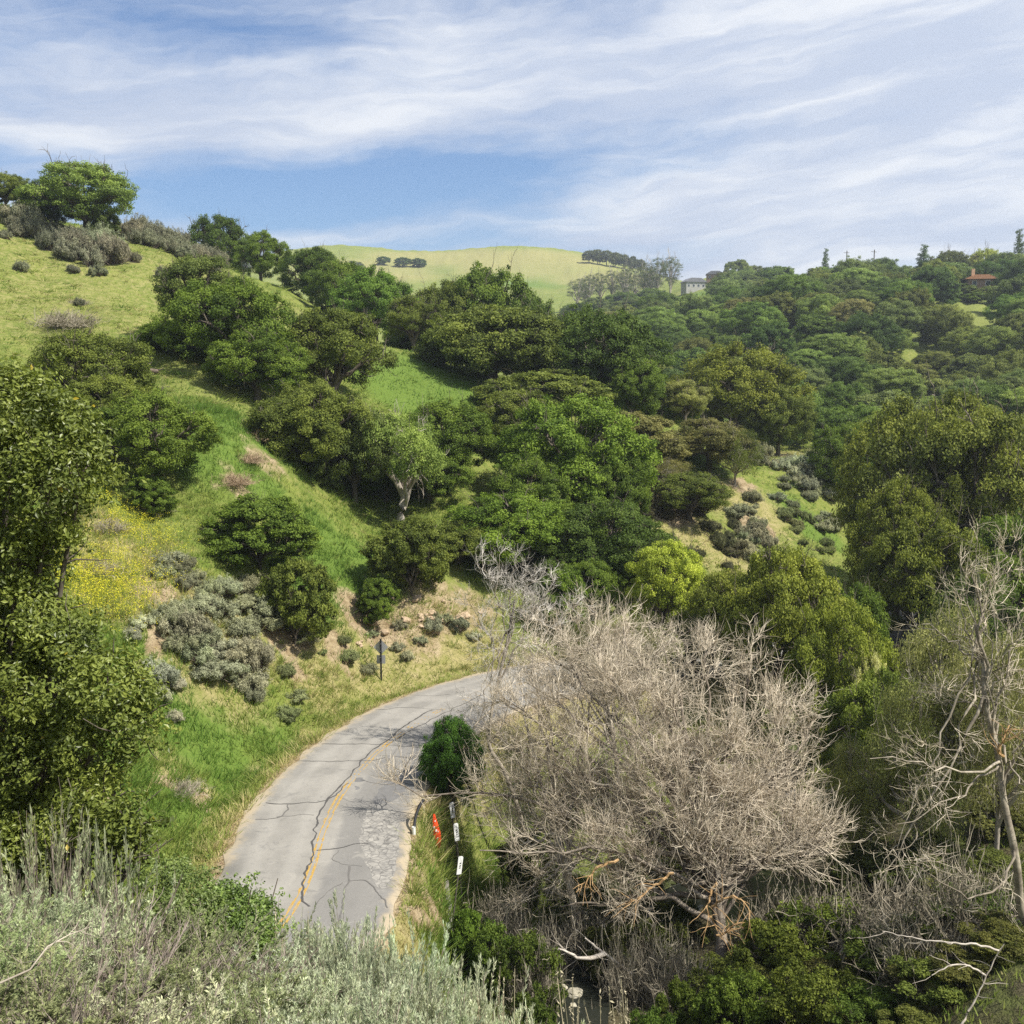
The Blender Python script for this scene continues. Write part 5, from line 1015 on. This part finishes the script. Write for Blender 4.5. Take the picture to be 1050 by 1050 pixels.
def prism(bm, pts, y0, y1):
    a = [bm.verts.new((p[0], y0, p[1])) for p in pts]; b = [bm.verts.new((p[0], y1, p[1])) for p in pts]
    bm.faces.new(a); bm.faces.new(b[::-1])
    for i in range(len(a)): j = (i + 1) % len(a); bm.faces.new((a[j], a[i], b[i], b[j]))
    bmesh.ops.recalc_face_normals(bm, faces=bm.faces)
STEEL = simple('dull_aluminium', (.40, .41, .43), .45, .12, 6., .5, .4, .05); BLACKP = simple('black_post', (.018, .018, .02), .6, .3, 10.); WHITE = simple('white_marker_paint', (.78, .78, .76), .5, .08, 10., .4); ORANGE = simple('orange_vinyl', (.80, .085, .025), .45, .12, 8., .4)
BLACKM = simple('black_marks', (.03, .03, .03), .6, .1); TIMBER = simple('weathered_timber', (.115, .10, .085), .9, .4, 5.); CONC = simple('grey_concrete', (.33, .31, .28), .9, .2, 3.)
# road sign seen from behind
p = hit(391, 703); H = at(391, 655, p[1])[2] - p[2]
s = empty('road_sign', (p[0], p[1], p[2]), 0, 'road sign seen from behind on a black post at the road edge', 'road sign')
bm = bmesh.new(); bm_box(bm, (.10, .10, H + .3), (0, 0, H / 2 - .15), None, .008); bobj('post', bm, BLACKP, s)
w_ = .44; bm = bmesh.new(); prism(bm, [(-w_, 0), (-w_ * .1, -w_ * .95), (w_ * .1, -w_ * .95), (w_, 0), (w_ * .1, w_ * .95), (-w_ * .1, w_ * .95)], .056, .062); o = bobj('warning_panel', bm, STEEL, s, (0, 0, H - .52))
bm = bmesh.new(); bm_box(bm, (.52, .006, .52), (0, .059, 0), None, .002); bobj('speed_panel', bm, STEEL, s, (0, 0, H - 1.27))
for zz in (H - .3, H - .75, H - 1.12, H - 1.42): bm = bmesh.new(); bmesh.ops.create_cone(bm, cap_ends=True, segments=8, radius1=.016, radius2=.016, depth=.02, matrix=Euler((R(90), 0, 0)).to_matrix().to_4x4()); bobj('bolt', bm, STEEL, s, (0, -.058, zz))
# folded orange sign in the verge
p = hit(449, 880); H = at(446, 834, p[1])[2] - p[2]
s = empty('folded_orange_sign', tuple(p), .3, 'folded orange warning sign with white flecks leaning upright in the verge', 'folded sign'); s.rotation_euler = (0, R(-4), .3)
gg = Geo(); zs = np.linspace(0, 1, 14); P = np.stack((.03 * np.sin(zs * 5), .02 * np.cos(zs * 4), zs * H), 1)[None]; rad = .025 + .125 * np.sin(np.clip(zs, .02, .98) * math.pi) ** .8 * (1.05 - .25 * zs); tubes(gg, P, rad[None], 9); V = gg.v[0]; a_ = np.arange(len(V)) % 9; V[:, :2] += (V[:, :2] - np.repeat(P[0, :, :2], 9, 0)) * (.35 * (a_ % 3 == 0) - .12)[:, None]
link('cloth', gg.mesh('orange_cloth', ORANGE), s)
for zz, dx, q in ((.62, -.02, .07), (.70, -.09, .06), (.42, .0, .055), (.86, -.03, .05), (.58, .06, .04)):
    bm = bmesh.new(); bm_box(bm, (q, .012, q * 1.3), (dx, -.165 + abs(dx) * .4, zz * H), Euler((0, .3, 0)), .003); bobj('white_reflector', bm, WHITE, s)
# white marker boards
for px, pt, pb, lb, tilt in ((463, 880, 898, 'lowest white marker board nearest the gutter edge', 8), (475, 842, 860, 'middle white marker board behind the orange folded sign', -5), (470, 821, 837, 'highest white marker board beneath the pale overhanging branch', -6)):
    Y = {463: 38., 475: 41.2, 470: 43.5}[px]; a = at(px, pt, Y); b = at(px, pb, Y); z0 = gz(a[0], Y); h = a[2] - b[2]
    s = empty('marker_post', (a[0], Y, z0), R(32), lb, 'marker post', 'white marker boards by the creek'); s.rotation_euler = (0, R(tilt), R(32))
    top = a[2] - z0
    bm = bmesh.new(); bm_box(bm, (.045, .045, top + .3), (0, .04, top / 2 - .15), None, .006); bobj('post', bm, TIMBER, s)
    bm = bmesh.new(); wv = .105; c_ = .04; prism(bm, [(-wv, -h / 2), (wv, -h / 2), (wv, h / 2 - c_), (wv - c_, h / 2), (-wv + c_, h / 2), (-wv, h / 2 - c_)], -.012, .006); pl = bobj('board', bm, WHITE, s, (0, 0, top - h / 2))
    for zz, q in ((.12, .05), (-.02, .06), (-.14, .04)): bm = bmesh.new(); bm_box(bm, (.05, .004, q), (.01, -.0145, zz * h), None); bm_box(bm, (.02, .004, .018), (-.025, -.0145, zz * h - q * .3), None); bobj('mark', bm, BLACKM, pl)
# leaning dark pipe with a white end at the shoulder
a = on_plane(425, 854, 0); a[2] = gz(a[0], a[1]); b = at(428, 820, a[1] + 1.0); gg = Geo(); P = bezier(a - a, (b - a) * .5 + np.array((-.12, 0, .1)), b - a + np.array((.25, 0, 0)), 8)[None]; tubes(gg, P, np.full((1, 8), .06), 10)
s = empty('bent_rail', tuple(a), 0, 'bent dark metal rail with a white-painted end at the road shoulder', 'rail'); link('rail', gg.mesh('bent_rail', BLACKP, True), s)
gg = Geo(); tubes(gg, np.array([[(-.02, -.01, -.1), (-.02, -.01, .1), (-.03, -.01, .32)]]), np.full((1, 3), .075), 10); link('white_end', gg.mesh('white_end', WHITE, True), s)
# concrete gutter edge above the creek
line = np.array([hit(456, 903), hit(458, 925), hit(461, 950), hit(465, 975), hit(470, 1000)]); line[:, 2] = np.minimum(line[:, 2], np.interp(np.arange(5), [0, 4], [line[0, 2], line[0, 2] - .3])) + .06
s = empty('gutter_edge', tuple(line[0]), 0, 'weathered concrete gutter edge along the drop to the creek', 'retaining wall')
LN, s_ = resample(line, .3); LN = LN - line[0]; T = norm(np.gradient(LN[:, :2], axis=0)); Nn = np.stack((T[:, 1], -T[:, 0]), 1); Nn *= np.sign(Nn[:, :1] + 1e-9)
jj = (fbm(s_ * 1.3, s_ * 0, 4, 3) - .5)[:, None] * .12; a_, b_ = LN[:, :2] - Nn * (.16 + jj), LN[:, :2] + Nn * (.16 + jj * .6); z_ = LN[:, 2:]
gg = Geo(); V = np.stack((np.c_[a_, z_ - .3], np.c_[a_, z_], np.c_[b_, z_ - .02], np.c_[b_, z_ - .95]), 1); ix = np.arange(V.shape[0] * 4).reshape(-1, 4)
gg.add(V, quads=np.concatenate([np.stack((ix[:-1, k], ix[1:, k], ix[1:, k + 1], ix[:-1, k + 1]), 1) for k in range(3)]))
link('wall', gg.mesh('gutter_wall', simple('stained_concrete', (.20, .185, .16), .95, .45, 2.5)), s)
# stones in the stream
def stone(px, py, W, lb, seed, hf=.45):
    p = on_plane(px, py, CREEK_Z); bm = bmesh.new(); bmesh.ops.create_icosphere(bm, subdivisions=4, radius=1)
    for v in bm.verts: 
        n_ = mnoise.noise(v.co * 1.3 + Vector((seed, 0, 0))) * .35 + mnoise.noise(v.co * 4 + Vector((seed, 3, 0))) * .1; v.co *= 1 + n_; v.co.z *= hf
    Wm = W * p[1] / F / 2; bmesh.ops.scale(bm, vec=(Wm, Wm, Wm), verts=bm.verts); o = bobj('stone', bm, simple('stream_stone', (.36, .33, .25), .85, .35, 6.), None, (p[0], p[1], CREEK_Z + .02), True); tag(o, lb, 'stone', 'stones in the stream')
stone(589, 1019, 17, 'pale flat mossy stone in the middle of the stream', 1); stone(577, 1013, 10, 'small pale stone behind the flat mossy stone', 2); stone(588, 1031, 7, 'tiny stone just below the flat mossy stone', 3)
# fallen log on the slope
a = hit(112, 384); b = hit(162, 385); L = b - a; gg = Geo(); P = np.linspace(np.zeros(3), L, 9)[None] + np.array((0, 0, .22)); P[0, 1:-1] += np.random.default_rng(2).normal(size=(7, 3)) * .05; tubes(gg, P, taper(1, 9, [.3], [.19]), 10)
S, D, i, t = sprout(P, 5, .2, 1, 1., rng); Q = grow(S, D, rng.uniform(.4, 1., len(S)), 5, .2, .05); tubes(gg, Q, taper(len(S), 5, np.full(len(S), .06), np.full(len(S), .02)), 5)
tag(link('fallen_log', gg.mesh('fallen_log', DARKB, True), None, a), 'fallen dark log lying on the grass left of the large slope oak', 'log')
# cut-bank rocks
RK = simple('bank_rock', (.40, .30, .20), .95, .4, 3.)
r = np.random.default_rng(19); rl = []
for k in range(26):
    px, py = (r.uniform(400, 500), r.uniform(618, 650)) if k < 18 else (r.uniform(365, 400), r.uniform(640, 668)); rl.append((px, py))
rl.sort()
for k, (px, py) in enumerate(rl):
    p = hit(px, py); bm = bmesh.new(); bmesh.ops.create_icosphere(bm, subdivisions=2, radius=1)
    for v in bm.verts: v.co *= 1 + mnoise.noise(v.co * 1.4 + Vector((k * 3.1, 0, 0))) * .5
    q = r.uniform(.12, .34); bmesh.ops.scale(bm, vec=(q * 1.3, q, q * .7), verts=bm.verts); o = bobj('rock', bm, RK, None, (p[0], p[1], p[2] + .02)); o.rotation_euler = (r.uniform(-.4, .4), r.uniform(-.4, .4), r.uniform(0, 6))
    tag(o, 'small tan rock loose on the cut bank above the road', 'rock', 'rocks on the cut bank')
# houses
WALLW = simple('pale_stucco', (.40, .39, .36), .9, .12); WALLB = simple('brown_siding', (.24, .16, .10), .9, .2); ROOFG = simple('grey_roof', (.20, .20, .22), .8, .2, 3.); ROOFO = simple('orange_tile_roof', (.50, .24, .12), .85, .2, 3.); GLASS = simple('dark_window', (.04, .05, .06), .15, .1, 2., .6); TRIM = simple('white_trim', (.75, .75, .73), .7, .05)
def house(px, py, Y, Wm, Dm, Hm, rz, wall, roof, label, chim=None, over=.5, rh=.5, lift=0.):
    p = at(px, py, Y); z = gz(p[0], Y); s = empty('house', (p[0], Y, z + lift), rz, label, 'house')
    bm = bmesh.new(); bm_box(bm, (Wm, Dm, Hm + 2), (0, 0, Hm / 2 - 1)); w_ = bobj('wall', bm, wall, s)
    bm = bmesh.new(); pr = Wm * .18 * rh * 2; prism(bm, [(-Wm / 2 - over, 0), (Wm / 2 + over, 0), (Wm / 2 + over, .2), (Wm * .25, pr + .2), (-Wm * .25, pr + .2), (-Wm / 2 - over, .2)], -Dm / 2 - over, Dm / 2 + over); bobj('roof', bm, roof, s, (0, 0, Hm + .003)); 
    n_ = max(2, int(Wm / 2.6))
    for k in range(n_):
        x = (k + .5) / n_ * Wm - Wm / 2; fr = None
        bm = bmesh.new(); bm_box(bm, (1.3, .06, 1.4), (0, 0, 0), None); fr = bobj('window', bm, TRIM, s, (x, -Dm / 2 - .02, Hm * .55)); bm = bmesh.new(); bm_box(bm, (1.1, .04, 1.2), (0, -.03, 0)); bobj('pane', bm, GLASS, fr)
    if chim: bm = bmesh.new(); bm_box(bm, (.9, .9, 3.4), (0, 0, 0)); bobj('chimney', bm, chim, s, (-Wm * .22, 0, Hm + 1.6))
    return s
house(711, 289, 575, 11, 8, 4.2, R(12), WALLW, ROOFG, 'pale grey-roofed house on the far hilltop among small trees', lift=.5)
house(733, 283, 590, 9, 7, 3, R(-8), WALLB, ROOFG, 'small dark house right of the pale house on the far hilltop', lift=1.)
house(632, 301, 545, 6, 6, 4.5, R(20), WALLW, ROOFG, 'little white house half hidden in the distant gum grove')
house(1003, 291, 318, 7.4, 7, 2.6, R(-10), WALLB, ROOFO, 'orange-roofed house with a tan chimney on the wooded ridge', simple('tan_chimney', (.50, .36, .22), .9, .15), .7, .4, 2.6)
for px, yt, yb, Y, lb in ((708, 297, 305, 500, 'leftmost thin pale pole below the hilltop house'), (730, 298, 309, 480, 'middle pale pole below the hilltop house'), (737, 299, 310, 470, 'rightmost pale pole below the hilltop house'), (896, 256, 272, 360, 'dark utility pole on the wooded ridge'), (868, 257, 270, 380, 'pale utility pole on the ridge left of the dark one')):
    a = at(px, yb, Y); b = at(px, yt, Y); z0 = gz(a[0], Y); zt = max(b[2], z0 + 4.5)
    s = empty('utility_pole', (a[0], Y, z0), .3, lb, 'utility pole', 'poles on the far slope'); gg = Geo(); tubes(gg, np.array([[(0, 0, -.3), (0, 0, (zt - z0) * .5), (0, 0, zt - z0)]]), np.full((1, 3), .16), 8); link('pole', gg.mesh('pole', PALE if Y > 450 else TIMBER), s)
    bm = bmesh.new(); bm_box(bm, (2.2, .12, .14), (0, .2, zt - z0 - .7)); bobj('crossarm', bm, TIMBER, s)
# ------------------------------------------------------------------ the air of the valley
HAZE = 0.00024
if HAZE:
    bm = bmesh.new(); bm_box(bm, (3000, 1900, 240), (0, 650, 100)); m, nt = mat_new('valley_air'); N = NT(nt); v = N.n('ShaderNodeVolumePrincipled'); v.inputs['Color'].default_value = (.80, .88, 1., 1); v.inputs['Density'].default_value = HAZE; v.inputs['Anisotropy'].default_value = .3; N.out(None, v.outputs[0])
    tag(bobj('haze', bm, m), 'thin pale haze lying over the valley', 'haze', kind='stuff')
